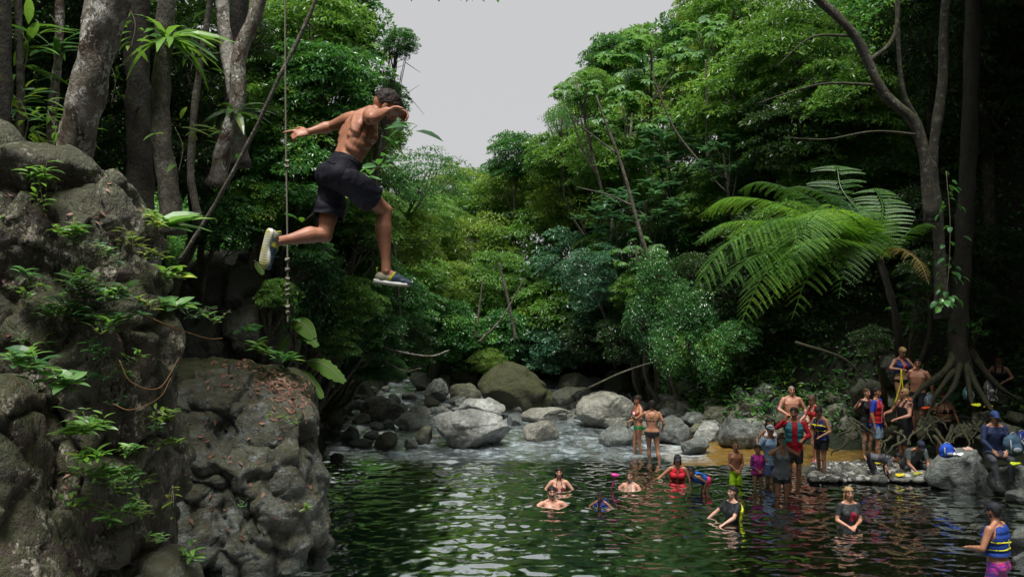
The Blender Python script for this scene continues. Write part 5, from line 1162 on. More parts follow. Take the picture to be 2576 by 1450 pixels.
def face_marks(P,beard=None,bcol='black'):
    """material slots on the body for eyes, brows, lips and a beard"""
    h=P.hl; head=sel(P,'head','neck')&(h[:,1]>.03); mi=np.zeros(len(P.V),int); x,y,z=h.T
    for e in(-1,1):
        mi[head&(((x-e*.031)/.012)**2+((z-.024)/.0052)**2<1)]=1
        mi[head&(((x-e*.032)/.021)**2+((z-.046-.004*(1-((x-e*.032)/.021)**2))/.0032)**2<1)]=1
    mi[head&((x/.022)**2+((z+.060)/.008)**2<1)]=2
    if beard: mi[sel(P,'head','neck')&(y>.012)&(z>-.12)&((z<-.055-.25*(y-.05)+.3*np.maximum(0,np.abs(x)-.04))|((np.abs(x)<.026)&(z<-.046)))&~((x/.02)**2+((z+.060)/.007)**2<1)]=3
    P.me.materials.append(M['eye']); P.me.materials.append(M['lip']); P.me.materials.append(HAIR[bcol])
    P.me.polygons.foreach_set("material_index",mi[P.Q].max(1).astype(np.int32)*(1)); P.me.update(); P.mi=mi
def hair(P,parent,col,style='short'):
    h=P.hl; x,y,z=h.T; hm=sel(P,'head','neck'); z=z+.010*vnoise(P.V,60,3)
    m=hm&((z>.060-.9*np.maximum(0,.045-y))|(y<-.03))&(z>-.07 if style!='long' else z>-.1)&(y<.082)&~((np.abs(x)>.066)&(z<.026)&(z>-.04)&(y>-.02)&(y<.03))
    off=.011 if style in('short','buzz') else .016
    if style=='buzz': off=.0025
    off=off*(1+.0*z)+(.008*np.clip((z-.04)/.06,0,1) if style!='buzz' else 0)
    cloth(P,m,np.broadcast_to(off*P.s,(len(P.V),)),"hair",HAIR[col],parent,.012,.010*P.s if style!='buzz' else .002,45)
    hr,hf,hu=P.J['hframe']; hc=P.J['head']; q=P.q; H=lambda a,b,c_: hc+(hr*a+hf*b+hu*c_)*q
    if style in('long','wet'):
        mb=MB(); cr,cf,cu=P.J['cframe']; dn=-cu
        for i in range(11):
            a=-1+2*i/10; s0=H(a*.075,-.055+.05*abs(a)**3,.01); s1=H(a*.082,-.075+.055*abs(a),-.09); s2=s1+dn*.13*q-cf*.01+cr*a*.01; s3=s2+dn*(.10 if style=='long' else .04)*q
            mb.tube(spline([s0,s1,s2,s3],10),np.linspace(.022,.010,10)*q,7,wob=.15)
        mb.build("hair_length",HAIR[col],parent)
    if style in('bun','pony'):
        mb=MB(); c_=H(0,-.085,.085 if style=='bun' else .04)
        if style=='bun': mb.ell(c_,[hr*.038*q,hf*.036*q,hu*.036*q],12)
        else: mb.tube(spline([c_,H(0,-.15,.02),H(0,-.16,-.08),H(0,-.14,-.17)],10),[.02*q,.028*q,.028*q,.026*q,.024*q,.022*q,.02*q,.016*q,.01*q,.006*q],8,wob=.1)
        v=mb.mesh("hair_"+("bun" if style=='bun' else "tail"),HAIR[col]); obj(v.name.split('.')[0],v,parent)
def cap(P,parent,mat,back=False,brimmat=None):
    h=P.hl; x,y,z=h.T; cloth(P,sel(P,'head')&(z>.045-.0*y)&~((np.abs(x)>.07)&(z<.03)),.014*P.s+.008*np.clip((z-.05)/.05,0,1),"cap",mat,parent,.012)
    hr,hf,hu=P.J['hframe']; hc=P.J['head']; q=P.q; sg=-1 if back else 1; V=[]; m=9
    for j in range(5):
        for i in range(m): a=math.pi*(i/(m-1)); rr=.0+.075*j/4; V.append(hc+q*(hr*math.cos(a)*(.078+.002*j)*(1-.04*j)+hf*sg*(math.sin(a)*(.085+rr))+hu*(.052-.02*(j/4)-.012*math.cos(a)**2)))
    V=np.array(V); V=np.concatenate([V,V-hu*.004]); Q=[[j*m+i,j*m+i+1,(j+1)*m+i+1,(j+1)*m+i] for j in range(4) for i in range(m-1)]; Q+=[[a+45,d+45,c_+45,b+45] for a,b,c_,d in Q]
    Q+=[[36+i,36+i+1,81+i+1,81+i] for i in range(m-1)]
    obj("cap_brim",mesh_np("cap_brim",V,np.array(Q),brimmat or mat),parent)
def person(px,py,Y,h,label,face=0,lean=0,sex='m',b=1.0,skincol=(.42,.22,.14),head=(0,0),arms=((.25,.05,-.5),(.25,.05,-.5)),legs=((0,0,0),(0,0,0)),top='feet',kid=False,hairc='dark',hairs='short',beard=None,wear=(),zf=None,vox=.0095,pelz=None,hands=None,footz=(0,0),tilt=0,twist=0,hint=None,cap_=None,hint_arm=None,group="bathers and bystanders at the swimming hole",bend=.5):
    """px,py = top of the head; facing angle: 0 = towards the camera, 90 = to picture right, 180 = away. Arm targets are wrists relative to
    the shoulder (outwards, forwards, up) in units of a 1.75 m body. legs = ankle shift (outwards, forwards) from under the hip, knees bent if lifted."""
    s=h/1.75; a=R(face); fw=np.array([math.sin(a),-math.cos(a),0]); up=np.array([0,0,1.]); rt=np.cross(fw,up)   # person's right... (right-handed: right = fwd x up)
    J={}; top_=at(px,py,Y)
    kidl=.94 if kid else 1
    pel=np.zeros(3)
    la=R(lean); ti=R(tilt); cu=unit(up*math.cos(la)+fw*math.sin(la)+rt*math.sin(ti)); pu=unit(up*math.cos(la*bend)+fw*math.sin(la*bend)+rt*math.sin(ti*.5))
    J['pframe']=frame(fw*math.cos(la)-up*math.sin(la)+fw*.01,pu); 
    ct=R(twist); fw2=fw*math.cos(ct)+rt*math.sin(ct)
    J['cframe']=frame(fw2*math.cos(la)-up*math.sin(la),cu)
    J['pframe']=frame(fw,pu); cr,cf,cu=J['cframe']; pr,pf,pu=J['pframe']
    che=pel+pu*.18*s*kidl+cu*.20*s*kidl; nk=che+cu*.185*s*kidl
    yaw,pit=R(head[0]),R(head[1]); hfw=fw2*math.cos(yaw)+np.cross(fw2,up)*math.sin(yaw); hlean=la*.55+pit
    hu=unit(up*math.cos(hlean)+hfw*math.sin(hlean)); hfv=unit(hfw*math.cos(hlean)-up*math.sin(hlean)); J['hframe']=frame(hfv,hu); hd=nk+cu*.055*s+hu*.115*s*(1.05 if kid else 1)
    J.update(pelvis=pel,chest=che,neck=nk,head=hd); sw=(.168 if sex=='f' else .185)*s*(.86 if kid else 1)*b**.4; hw=.09*s*(.85 if kid else 1)
    for k,sd,ar,lg,fz in (('l',-1,arms[0],legs[0],footz[0]),('r',1,arms[1],legs[1],footz[1])):
        sh=che+cu*.135*s*kidl+cr*sd*sw; J['sh'+k]=sh; o_,f_,u_=ar[:3]
        tgt=sh+(cr*sd*o_+cf*f_+cu*u_)*s if len(ar)<4 else sh+(rt*sd*o_+fw*f_+up*u_)*s
        hn=(hint_arm or {}).get(k,cr*sd*.6-cf*.5-cu*.5) if not isinstance((hint_arm or {}).get(k),tuple) else (lambda q:cr*sd*q[0]+cf*q[1]+cu*q[2])(hint_arm[k])
        J['el'+k],J['wr'+k]=ik(sh,tgt,.295*s*.97,.25*s,hn)
        hp=pel-pu*.03*s+pr*sd*hw; J['hip'+k]=hp; lo,lf=lg[0],lg[1]; lz=lg[2]
        an=hp+rt*sd*lo*s+fw*lf*s-up*(.845-lz)*s*kidl*1.0; J['kn'+k],J['an'+k]=ik(hp,an,.43*s*kidl,.42*s*kidl,fw+rt*sd*.15 if hint is None else hint[0]*fw+rt*sd*hint[1])
        td=lg[3] if len(lg)>3 else 0; J['ft'+k]=unit(fw+rt*sd*.2-up*td)
    P=make_body(J,h,sex,b,vox,skin(skincol),kid,hands)
    # the head top lands on the given pixel
    ht=(hd+hu*.125*P.q); base=top_-ht
    t=empty("person",base+np.array([0,0,min(J['anl'][2],J['anr'][2])-.07*s]),label,"person",group); lift=-(min(J['anl'][2],J['anr'][2])-.07*s)
    face_marks(P,beard,hairc if beard else 'black')
    body=obj("body",P.me,t,(0,0,lift))
    class Par: pass
    P.t=t; P.lift=lift; n0=set(S.objects)
    if hairs: hair(P,t,hairc,hairs)
    if cap_: cap(P,t,fab(cap_[0]),back=len(cap_)>2,brimmat=fab(cap_[1]) if len(cap_)>1 and cap_[1] else None)
    for wfun in wear: wfun(P,t)
    for o_ in set(S.objects)-n0:
        if o_.parent==t: o_.location.z=lift
    return P,t,base
# ---- garments
def w_shorts(col,knee=.55,loose=.018,low=.06,name="shorts",mat=None):
    def f(P,t):
        th=sel(P,'thl','thr')&(P.par<knee); tor=(sel(P,'torso')|th)&(P.tz<low)
        m=(tor&(P.tz>-.35))|th; off=np.full(len(P.V),.007); k=sel(P,'thl','thr'); off[k]=.008+loose*np.clip(P.par[k]/knee,0,1)
        cloth(P,m,off,name,mat or fab(col),t,.005,.006*P.s,16)
    return f
def w_brief(col,name="swim_bottom",hi=.045):
    def f(P,t):
        x,y,z=P.pl.T; m=sel(P,'torso','thl','thr')&(P.tz<hi)&(z>-.10-.0*y+.62*np.maximum(0,np.abs(x)-.045)-np.where(y<0,.05,0))&(z>-.17)
        cloth(P,m,.004,name,fab(col),t,.003)
    return f
def w_bikini(col,halter=True,name="bikini_top",cross=False):
    def f(P,t):
        x,y,z=P.cl.T; tor=sel(P,'torso','ual','uar')
        band=tor&(np.abs(z+.055)<.014); cup=tor&(y>.03)&(((np.abs(x)-.078)/.062)**2+((z+.008)/.058)**2<1)
        st=tor&(y>.0)&(z>0)&(np.abs(np.abs(x)-(.078-.03*z/.15))<.012); stb=tor&(y<0)&((np.abs(x-z*.9+.02)<.013)|(np.abs(x+z*.9-.02)<.013))&(z>-.05) if cross else tor&(y<=0)&(z>-.06)&(np.abs(np.abs(x)-.07)<.012)
        cloth(P,(band|cup|st|(stb if not halter or cross else False))&(P.lab!=99),.005,name,fab(col),t,.004)
    return f
def w_shirt(col,sleeve=.6,low=-.02,name="shirt",long=False,loose=.012,mat=None,lo2=None):
    def f(P,t):
        m=(sel(P,'torso')&(P.tz>low)&(P.tz<.55))|(sel(P,'ual','uar')&(P.par<(1.2 if long else sleeve)))|(sel(P,'thl','thr')&(P.tz>low))
        if long: m|=sel(P,'fal','far')&(P.par<.95)
        off=np.where(sel(P,'torso'),loose,loose*.8); cloth(P,m,off,name,mat or fab(col),t,.006,.007*P.s,13)
    return f
def w_tank(col,low=-.02,name="tank_top"):
    def f(P,t):
        x,y,z=P.cl.T; m=sel(P,'torso','thl','thr')&(P.tz>low)&((z<.06)|((z<.22)&(np.abs(np.abs(x)-.085)<.03))|((y<0)&(z<.14)&(np.abs(x)<.11)))
        cloth(P,m,.0135,name,fab(col),t,.005,.005,14)
    return f
def w_vest(col,strap=(.55,.5,.02),inner=None,open_=.03,low=.04,bands=(-.02,-.11),col2=None,thick=.036,name="life_vest"):
    """buoyancy vest: thick panels with webbing straps"""
    def f(P,t):
        x,y,z=P.cl.T; tor=sel(P,'torso','ual','uar')&(P.tz>low)&(P.tz<.54)
        arm=sel(P,'ual','uar')|((np.abs(x)>.128)&(z>.0)&(np.abs(y)<.055+.0*z))
        m=tor&~arm&~((y>0)&(np.abs(x)<open_)); m&=~((z>.15)&(np.abs(x)<.055))
        off=np.full(len(P.V),thick); mi=None; mats=[fab(col)]
        if col2 is not None: mats.append(fab(col2)); mi=(np.abs(x)<.06).astype(int) if inner!='low' else (z<-.05).astype(int)
        off=off*(1-.35*np.clip(np.abs(np.sin(z*26)),.0,1)**8)
        cloth(P,m,off,name,mats,t,thick*.95,.004,9,smooth=2,mi=mi)
        if strap:
            for zb in bands: cloth(P,sel(P,'torso')&(np.abs(z-zb)<.014),thick+.005,"webbing_strap",fab(strap),t,.006)
            cloth(P,tor&~arm&(y>0)&(np.abs(x-open_-.02)<.008)&(z<.14),thick+.005,"webbing_strap",fab(strap),t,.006)
    return f
def w_shoes(col,sole=(.5,.5,.5)):
    def f(P,t):
        for k in 'lr': cloth(P,sel(P,'fo'+k),.007,"shoe",fab(col),t,.006)
    return f
def item_box(P,t,name,k,size,col,off=(0,.02,.07)):
    cr,cf,cu=P.J['cframe']; w_=P.J['wr'+k]; d=unit(w_-P.J['el'+k]); mb=MB(); c_=w_+d*.09*P.s+np.array([0,0,off[2]])+cf*off[1]
    mb.box(c_,[cr*size[0],cf*size[1],np.array([0,0,size[2]])]); o=mb.build(name,m_plain(name,col,.35),None,False); return o
# ================================================================ THE JUMPER
def jumper():
    Y0=5.9
    def Q(zx,zy,dy=0): return at(621.7+zx*.3836,196.3+zy*.3836,Y0+dy)
    base=Q(610,640,0)
    J={}
    K=dict(pelvis=Q(606,650,0),chest=Q(718,395,.06),neck=Q(800,232,.10),head=Q(902,196,.13),
      shl=Q(695,268,.25),shr=Q(812,246,-.07),ell=Q(545,318,.40),elr=Q(815,262,-.34),wrl=Q(405,352,.34),wrr=Q(915,212,-.17),
      hipl=Q(566,668,.085),hipr=Q(652,668,-.08),knl=Q(508,1030,.02),knr=Q(905,872,.14),anl=Q(196,1070,-.20),anr=Q(912,1268,.10))
    for k,v in K.items(): J[k]=v-base
    Fd=unit(np.array([.86,.50,-.05]))
    J['pframe']=frame(unit([.86,.46,-.25]),unit(J['chest']-J['pelvis'])); J['cframe']=frame(unit([.82,.45,-.35]),unit(J['neck']-J['chest']))
    J['hframe']=frame(unit([.76,.18,-.60]),unit([.60,.10,.79]))
    J['ftl']=unit([-.16,.08,-1]); J['ful']=unit([.52,.85,-.05]); J['ftr']=unit([.95,.18,-.27]); J['fur']=unit([.12,.0,1])
    hands={'l':dict(d=unit([-.75,-.25,-.14]),n=unit([-.1,.75,-.65]),curl=.5,side=-1,point=True),'r':dict(d=unit([.72,.35,-.02]),n=unit([.15,-.35,-1]),curl=.75,side=-1)}
    P=make_body(J,1.74,'m',.98,.0055,skin((.36,.165,.10)),False,hands,it=4,hs=1.12,muscle=1.1)
    t=empty("person",base,"shirtless young man leaping off the left cliff in dark shorts and water shoes","person")
    # spine furrow and shoulder-blade relief
    V=P.V; x,y,z=P.cl.T; tor=sel(P,'torso'); d=np.where(tor&(y<0),-.012*np.exp(-(x/.014)**2)+.006*np.exp(-((np.abs(x)-.035)/.02)**2),0)*np.clip((.2-z)/.1,0,1)
    d+=np.where(tor&(y<.02),.010*np.exp(-(((x-.095)*.8+(z-.07)*.6)/.018)**2)*np.exp(-((z-.06)/.09)**2),0)+np.where(tor&(y<.02),.010*np.exp(-(((x+.095)*.8-(z-.07)*.6)/.018)**2)*np.exp(-((z-.06)/.09)**2),0)
    d+=np.where(tor&(np.abs(x)>.09)&(z<.0)&(z>-.18),.0028*np.sin((z+x*.5)*95),0)
    P.V=V+P.N*d[:,None]; setV(P.me,P.V); P.N=getN(P.me)
    face_marks(P,True,'dark'); obj("body",P.me,t)
    hair(P,t,'dark','short')
    # shorts: fitted waist, loose legs
    m_s=m_plain("navy_shorts",(.006,.0065,.013),.75,.2,30,.7,.006,.2)
    l=sel(P,'thl','thr'); kn=np.where(P.lab==P.names.index('thl'),.66,.64)
    low=P.tz<.135-.05*P.cl[:,1]; m=(l&(P.par<kn)&low)|(sel(P,'torso')&low&(P.tz>-.3))
    off=np.full(len(P.V),.012); off[l]=.013+.026*np.clip((P.par[l]-.05)/.6,0,1)
    wr=fbm(P.V*[1,1,1],9,3,5)*.010+.005*np.sin(P.V[:,2]*60+14*fbm(P.V,5,2,8))*np.clip(P.par,0,1)*l
    waist=np.exp(-((P.tz-.10)/.03)**2)*sel(P,'torso'); ang=np.arctan2(P.pl[:,1],P.pl[:,0]); wr=wr+waist*.003*np.sin(ang*60)
    V0=P.V.copy(); cloth(P,m,np.maximum(.006,off+wr),"shorts",m_s,t,.008,smooth=1)
    # back pocket seam and side seam
    pk=sel(P,'torso','thl','thr')&(P.pl[:,1]<-.02)&(P.pl[:,0]>.015)&(P.pl[:,0]<.125)&(np.abs(P.pl[:,2]-.052+P.pl[:,0]*.15)<.006)
    cloth(P,pk,.0195,"pocket_flap",m_plain("navy_trim",(.018,.019,.03),.5),t,.006)
    cloth(P,m&(P.tz>.105-.05*P.cl[:,1])&sel(P,'torso'),.0155,"waistband",m_plain("waistband",(.010,.010,.017),.75,.3,60,.8,.004,.2),t,.008)
    # shoes
    navy=m_plain("shoe_neoprene",(.012,.035,.06),.6,.2,120,.5,.002); grey=m_plain("shoe_heel_mesh",(.28,.28,.2),.7,.2,150,.6,.002); yel=m_plain("shoe_yellow",(.42,.40,.03),.6); sole_=newmat("rubber_sole"); 
    m_,nt,b=sole_; tc=N(nt,"ShaderNodeTexCoord").outputs["Object"]; nt.links.new(ramp(nt,noise(nt,16,4,tc),[(.38,(.62,.62,.50)),(.58,(.50,.46,.12))]),b.inputs["Base Color"]); b.inputs["Roughness"].default_value=.6; bump(nt,b,N(nt,"ShaderNodeTexVoronoi").outputs[0],.2,.002)
    white=m_plain("sole_edge",(.72,.73,.70),.5)
    for k in 'lr':
        an=J['an'+k]; r_,f_,u_=frame(J['ft'+k],J['fu'+k]); L=(P.V-an)@np.stack([r_,f_,u_],1)
        reg=(np.abs(L[:,0])<.09)&(L[:,1]>-.11)&(L[:,1]<.26)&(L[:,2]<-.012-.0*L[:,1]+.03*np.clip((L[:,1]-.03)/.05,0,1)*1)&(L[:,2]>-.12)
        reg&=~((L[:,1]<.03)&(L[:,1]>-.02)&(L[:,2]>-.022))
        mi=np.where(L[:,1]>.035+.5*(L[:,2]+.05),0,np.where(L[:,1]>.018+.5*(L[:,2]+.05),2,1))
        so=cloth(P,reg,.0075,"shoe",[navy,grey,yel],t,.006,smooth=2,mi=mi)
        # sole: outline of the foot with thickness, raised at the toe
        sd=1 if k=='l' else -1; ys=np.linspace(-.080,.194,22); u=(ys+.080)/.274
        wout=.031+.016*np.sin(np.clip(u,0,1)*math.pi*.5)**2-.004; arch=.012*np.exp(-((u-.45)/.16)**2); endw=np.sqrt(np.clip(1-np.maximum(0,(u-.80)/.20)**2,0,1))*np.sqrt(np.clip(1-np.maximum(0,(.13-u)/.13)**2,0.0,1)); 
        Lf=-(wout)*endw; Rt=(wout)*endw
        if k=='l': Rt=(wout-arch)*endw
        else: Lf=-(wout-arch)*endw
        cz=-.078-.006*np.sin(u*math.pi)+.016*np.clip((u-.85)/.15,0,1)**1.5+.004; rings=[]
        for i in range(22):
            e0,e1=max(Rt[i],.003),min(Lf[i],-.003); c_=[]
            for (fx,fz) in [(e0,.016),(e0*1.08,.004),(e0*1.02,-.010),(e0*.6,-.015),(0,-.015),(e1*.6,-.015),(e1*1.02,-.010),(e1*1.08,.004),(e1,.016),(0,.014)]: c_.append(an+r_*fx+f_*ys[i]+u_*(cz[i]+fz))
            rings.append(np.array(c_))
        mb=MB(); mb.loft(rings,mi=0); me=mb.mesh("sole",[white,m_]); 
        nn=np.array([p.normal[:] for p in me.polygons]); me.polygons.foreach_set("material_index",((nn@u_)<-.75).astype(np.int32)); obj("sole",me,so)
        # heel pull tab
        mb=MB(); mb.tube([an-f_*.062-u_*.012,an-f_*.068+u_*.018,an-f_*.058+u_*.024],[.006,.006,.005],6); mb.build("pull_tab",yel,so)
        # tread
        if k=='l':
            mb=MB()
            for i in range(16):
                yy=-.06+.25*i/15; w_=.018+.012*min(1,i/10); mb.tube([an+r_*(-w_)+f_*(yy)+u_*(np.interp(yy,ys,cz)-.0155),an+f_*(yy+.006)+u_*(np.interp(yy,ys,cz)-.0165),an+r_*w_+f_*yy+u_*(np.interp(yy,ys,cz)-.0155)],[.0012]*3,5)
            mb.build("tread",m_plain("tread",(.36,.34,.10),.7),so)
jumper()
# ---- everybody else
def P_(zx,zy,z=1):
    """pixel helpers for the three working crops of the photograph"""
    return {1:(1341.7+zx*.2573,968.7+zy*.2573),2:(1701.7+zx*.2483,949+zy*.2483),3:(2094.4+zx*.27078,850.9+zy*.27078),4:(2029+zx*.2329,1112.7+zy*.2329)}[z]
def D4(x,y,z): return (x,y,z,1)
TAN=(.36,.18,.105); FAIR=(.50,.28,.20); BRN=(.24,.115,.065); PINK=(.52,.27,.19)
black=(.012,.012,.014); 
tatt=None
# women in bikinis at the head of the pool
person(*P_(1015,100,1),22.05,1.64,"slim woman in a red top and green swim bottom standing in the rapids",face=-75,sex='f',skincol=TAN,hairs='bun',hairc='dark',head=(0,8),
  arms=((.10,.30,-.28),(.22,.10,-.50)),wear=[w_bikini((.55,.02,.02),halter=False),w_brief((.02,.30,.08))],legs=((.02,-.05,0),(.02,.08,0)))
P,t,b=person(*P_(1160,148,1),21.25,1.62,"woman in a black strappy bikini seen from behind at the rapids",face=168,sex='f',b=1.12,skincol=TAN,hairs='bun',hairc='black',
  arms=((.30,.32,-.18),(.10,.14,-.42)),wear=[w_bikini(black,cross=True),w_brief(black)],legs=((-.02,.10,0),(.12,-.06,0)))
mb=MB(); c_=b+P.J['wrl']+np.array([-.03,-.02,.09]); mb.tube([c_-[0,0,.055],c_+[0,0,.055]],[.031,.031],14); tag(mb.build("drink_can",m_plain("can_metal",(.5,.5,.5),.25)),"silver drink can held by the woman in the black bikini","can")
# bathers
person(*P_(250,800,1),18.4,1.65,"dark-haired woman in a maroon halter top standing chest-deep",face=0,sex='f',skincol=FAIR,hairs='wet',hairc='black',arms=((.34,.10,-.40),(.34,.10,-.40)),wear=[w_bikini((.10,.01,.015))])
person(*P_(180,985,1),17.0,1.78,"bearded dark-haired man up to his shoulders in the pool",face=5,sex='m',b=1.08,skincol=PINK,hairc='black',beard=True,arms=((.40,.22,-.22),(.44,.2,-.2)))
person(*P_(650,1045,1),16.8,1.15,"child floating in a blue and yellow life vest",face=-25,kid=True,lean=20,head=(0,10),skincol=BRN,hairc='black',arms=((.2,.3,-.1),(.25,.3,-.1)),wear=[w_vest((.02,.05,.28),strap=(.75,.68,.02),thick=.06,bands=(.02,-.06))])
P,t,b=person(*P_(950,835,1),18.4,1.63,"woman with her hair up holding a pink paddle in the pool",face=-32,sex='f',b=1.05,skincol=FAIR,hairs='bun',hairc='brown',arms=((.2,.25,-.35),(.20,.34,-.22)),wear=[w_bikini((.35,.33,.33))])
mb=MB(); p0=b+P.J['wrr']; q0=at(1546,1200,18.2); mb.tube([p0,(p0+q0)/2,q0+(q0-p0)*.1],[.012,.014,.02],8); mb.ell(q0+(q0-p0)*.12,[[.09,0,-.02],[0,.05,0],[.02,0,.04]],12); tag(mb.build("paddle",m_plain("pink_plastic",(.6,.03,.25),.4)),"short pink plastic paddle sticking out of the water","paddle")
person(*P_(1410,680,1),19.2,1.62,"person in a dark cap and red life vest reaching down into the water",face=-8,lean=12,sex='f',skincol=TAN,hairs='long',hairc='black',cap_=((.03,.035,.05),None),arms=((.22,.05,-.52),(.42,.12,-.36)),wear=[w_vest((.52,.015,.03),strap=(.02,.02,.02),bands=(),open_=.012)])
person(*P_(1535,800,1),17.9,1.25,"child in a blue vest and pink shorts bending over towards the left",face=-58,lean=72,kid=True,bend=.9,sex='f',skincol=BRN,hairc='black',hairs='short',head=(0,-25),arms=((.05,.30,-.3),(.1,.35,-.2)),legs=((.02,.16,0),(.02,.16,0)),wear=[w_vest((.015,.13,.50),strap=None,thick=.04,low=.1,name="life_vest"),w_shorts((.75,.03,.14),knee=.25,low=.08)])
person(*P_(598,645,2),18.6,1.35,"smiling shirtless boy in bright green shorts",face=2,kid=True,skincol=(.30,.13,.065),hairs='buzz',hairc='brown',arms=((-.10,.20,-.40),(-.10,.20,-.40)),hint_arm={'l':(.75,-.5,-.6),'r':(.75,-.5,-.6)},legs=((.03,0,0),(.03,0,0)),wear=[w_shorts((.42,.75,.02),knee=.85,loose=.03,low=.03)])
person(*P_(822,680,2),18.1,1.25,"girl in a pink and purple rash top with her hands clasped",face=2,kid=True,sex='f',skincol=(.28,.14,.08),hairs='bun',hairc='dark',arms=((-.10,.20,-.36),(-.10,.20,-.36)),hint_arm={'l':(.75,-.5,-.6),'r':(.75,-.5,-.6)},
  wear=[w_shirt((.72,.06,.42),sleeve=0,low=.0,name="rash_top"),lambda P,t:cloth(P,sel(P,'ual','uar')&(P.par<.95)|(sel(P,'fal','far')&(P.par<.5)),.010,"sleeves",fab((.16,.05,.26)),t,.006),w_brief((.12,.03,.09)),
   lambda P,t:cloth(P,sel(P,'torso')&(P.cl[:,1]>0)&(np.abs(np.hypot(P.cl[:,0],P.cl[:,2]+.07)-.045)<.014),.014,"printed_ring",fab((.12,.08,.35)),t,.003)])
person(*P_(952,480,2),18.75,1.66,"person in a pale blue shirt and white patterned cap behind the woman with the phone",face=14,skincol=BRN,hairc='black',cap_=((.5,.55,.58),(.10,.14,.2)),arms=((.12,.22,-.3),(.12,.2,-.35)),wear=[w_shirt((.28,.42,.60),sleeve=.75,low=-.05),w_shorts((.10,.16,.32),knee=.6)])
P,t,b=person(*P_(1062,588,2),17.75,1.62,"woman in a grey tank top raising a phone to take a picture",face=4,sex='f',b=1.1,skincol=TAN,hairs='long',hairc='brown',arms=((-.10,.24,.10),(-.02,.26,.12)),hint_arm={'l':(.9,0,-.6),'r':(1,.1,-.6)},wear=[w_tank((.22,.24,.27),low=-.10),w_shorts(black,knee=.38,low=.0)])
mb=MB(); c_=(b+P.J['wrl']+b+P.J['wrr'])/2+np.array([0,-.03,.11]); mb.box(c_,[[.038,0,0],[0,.006,0],[0,0,.075]]); tag(mb.build("phone",m_plain("green_phone_case",(.02,.20,.13),.3),None,False),"green phone held up by the woman in the grey tank top","phone")
person(*P_(1190,303,2),19.05,1.78,"bearded man in a red long-sleeved shirt and teal vest eating",face=-12,b=1.1,skincol=TAN,hairc='black',beard=True,head=(14,4),arms=((-.02,.26,-.30),(.02,.22,.10)),hint_arm={'r':(.8,0,-.8),'l':(.8,-.5,-.5)},
  wear=[w_shirt((.42,.012,.03),long=True,low=-.12,name="long_sleeved_shirt"),w_vest((.04,.22,.27),strap=None,low=.12,open_=.05,thick=.032),w_shorts(black,knee=.75,low=.0)])
person(*P_(1165,82,2),22.6,1.84,"shirtless balding older man standing behind the others",face=-3,b=1.14,skincol=(.46,.23,.155),hairs='buzz',hairc='grey',arms=((.14,.20,-.42),(-.02,.24,-.34)),hint_arm={'r':(.9,-.3,-.4)},wear=[w_shorts((.05,.05,.06))])
person(*P_(1357,192,2),21.4,1.63,"woman with her hair up in a red swimsuit looking down",face=-68,lean=10,sex='f',skincol=FAIR,hairs='bun',hairc='brown',head=(0,20),arms=((.05,.30,-.30),(.05,.32,-.28)),
  wear=[w_tank((.34,.015,.02),low=.1,name="swimsuit"),w_brief((.34,.015,.02),hi=.16),w_shoes((.65,.03,.30))],legs=((.04,.12,0),(.02,-.04,0)))
person(*P_(1425,303,2),19.35,1.60,"dark-haired woman in a navy and yellow life vest and black shorts",face=-58,lean=6,sex='f',b=1.04,skincol=TAN,hairs='bun',hairc='black',head=(0,25),arms=((.05,.28,-.32),(.02,.34,-.30)),
  wear=[w_vest((.012,.025,.11),strap=(.75,.65,.01),bands=(.02,-.10)),w_shorts(black,knee=.45,low=.06),w_shoes((.35,.37,.40))],legs=((.05,.1,0),(.08,-.12,0)))
person(*P_(940,412,2),19.6,1.45,"girl in a yellow-strapped vest behind the pale blue shirt",face=8,kid=True,sex='f',skincol=BRN,hairs='wet',hairc='black',arms=((.1,.1,-.45),(.25,.1,-.40)),wear=[w_vest((.55,.5,.5),strap=(.7,.65,.02),bands=(-.03,-.10))])
person(*P_(575,1098,2),15.9,1.68,"dark-haired person in a black rash shirt and yellow vest reaching left in the water",face=-66,skincol=(.50,.30,.22),hairs='wet',hairc='black',sex='f',head=(0,-4),arms=((.10,.42,-.28),(.12,.40,-.34)),
  wear=[w_shirt((.014,.016,.020),sleeve=.7,low=-.05,name="rash_shirt"),lambda P,t:cloth(P,sel(P,'torso')&(P.cl[:,1]<-.02)&(P.tz>.1)&(P.tz<.52),.045,"yellow_vest_back",fab((.55,.62,.02)),t,.04)])
person(*P_(455,480,4),15.3,1.64,"long-haired blonde woman in a black and red T-shirt standing waist-deep",face=2,sex='f',skincol=(.46,.24,.16),hairs='long',hairc='blonde',arms=((-.12,.20,-.34),(-.06,.24,-.34)),hint_arm={'l':(.7,-.5,-.7),'r':(.7,-.5,-.7)},
  wear=[w_shirt((.03,.032,.036),sleeve=.62,low=.0,name="t_shirt"),lambda P,t:cloth(P,sel(P,'torso')&(P.cl[:,1]>0)&(((P.cl[:,0]+.03)/.07)**2+((P.cl[:,2]+.05)/.09)**2<1),.0165,"red_print",fab((.30,.02,.045)),t,.003),w_shorts((.03,.04,.05))])
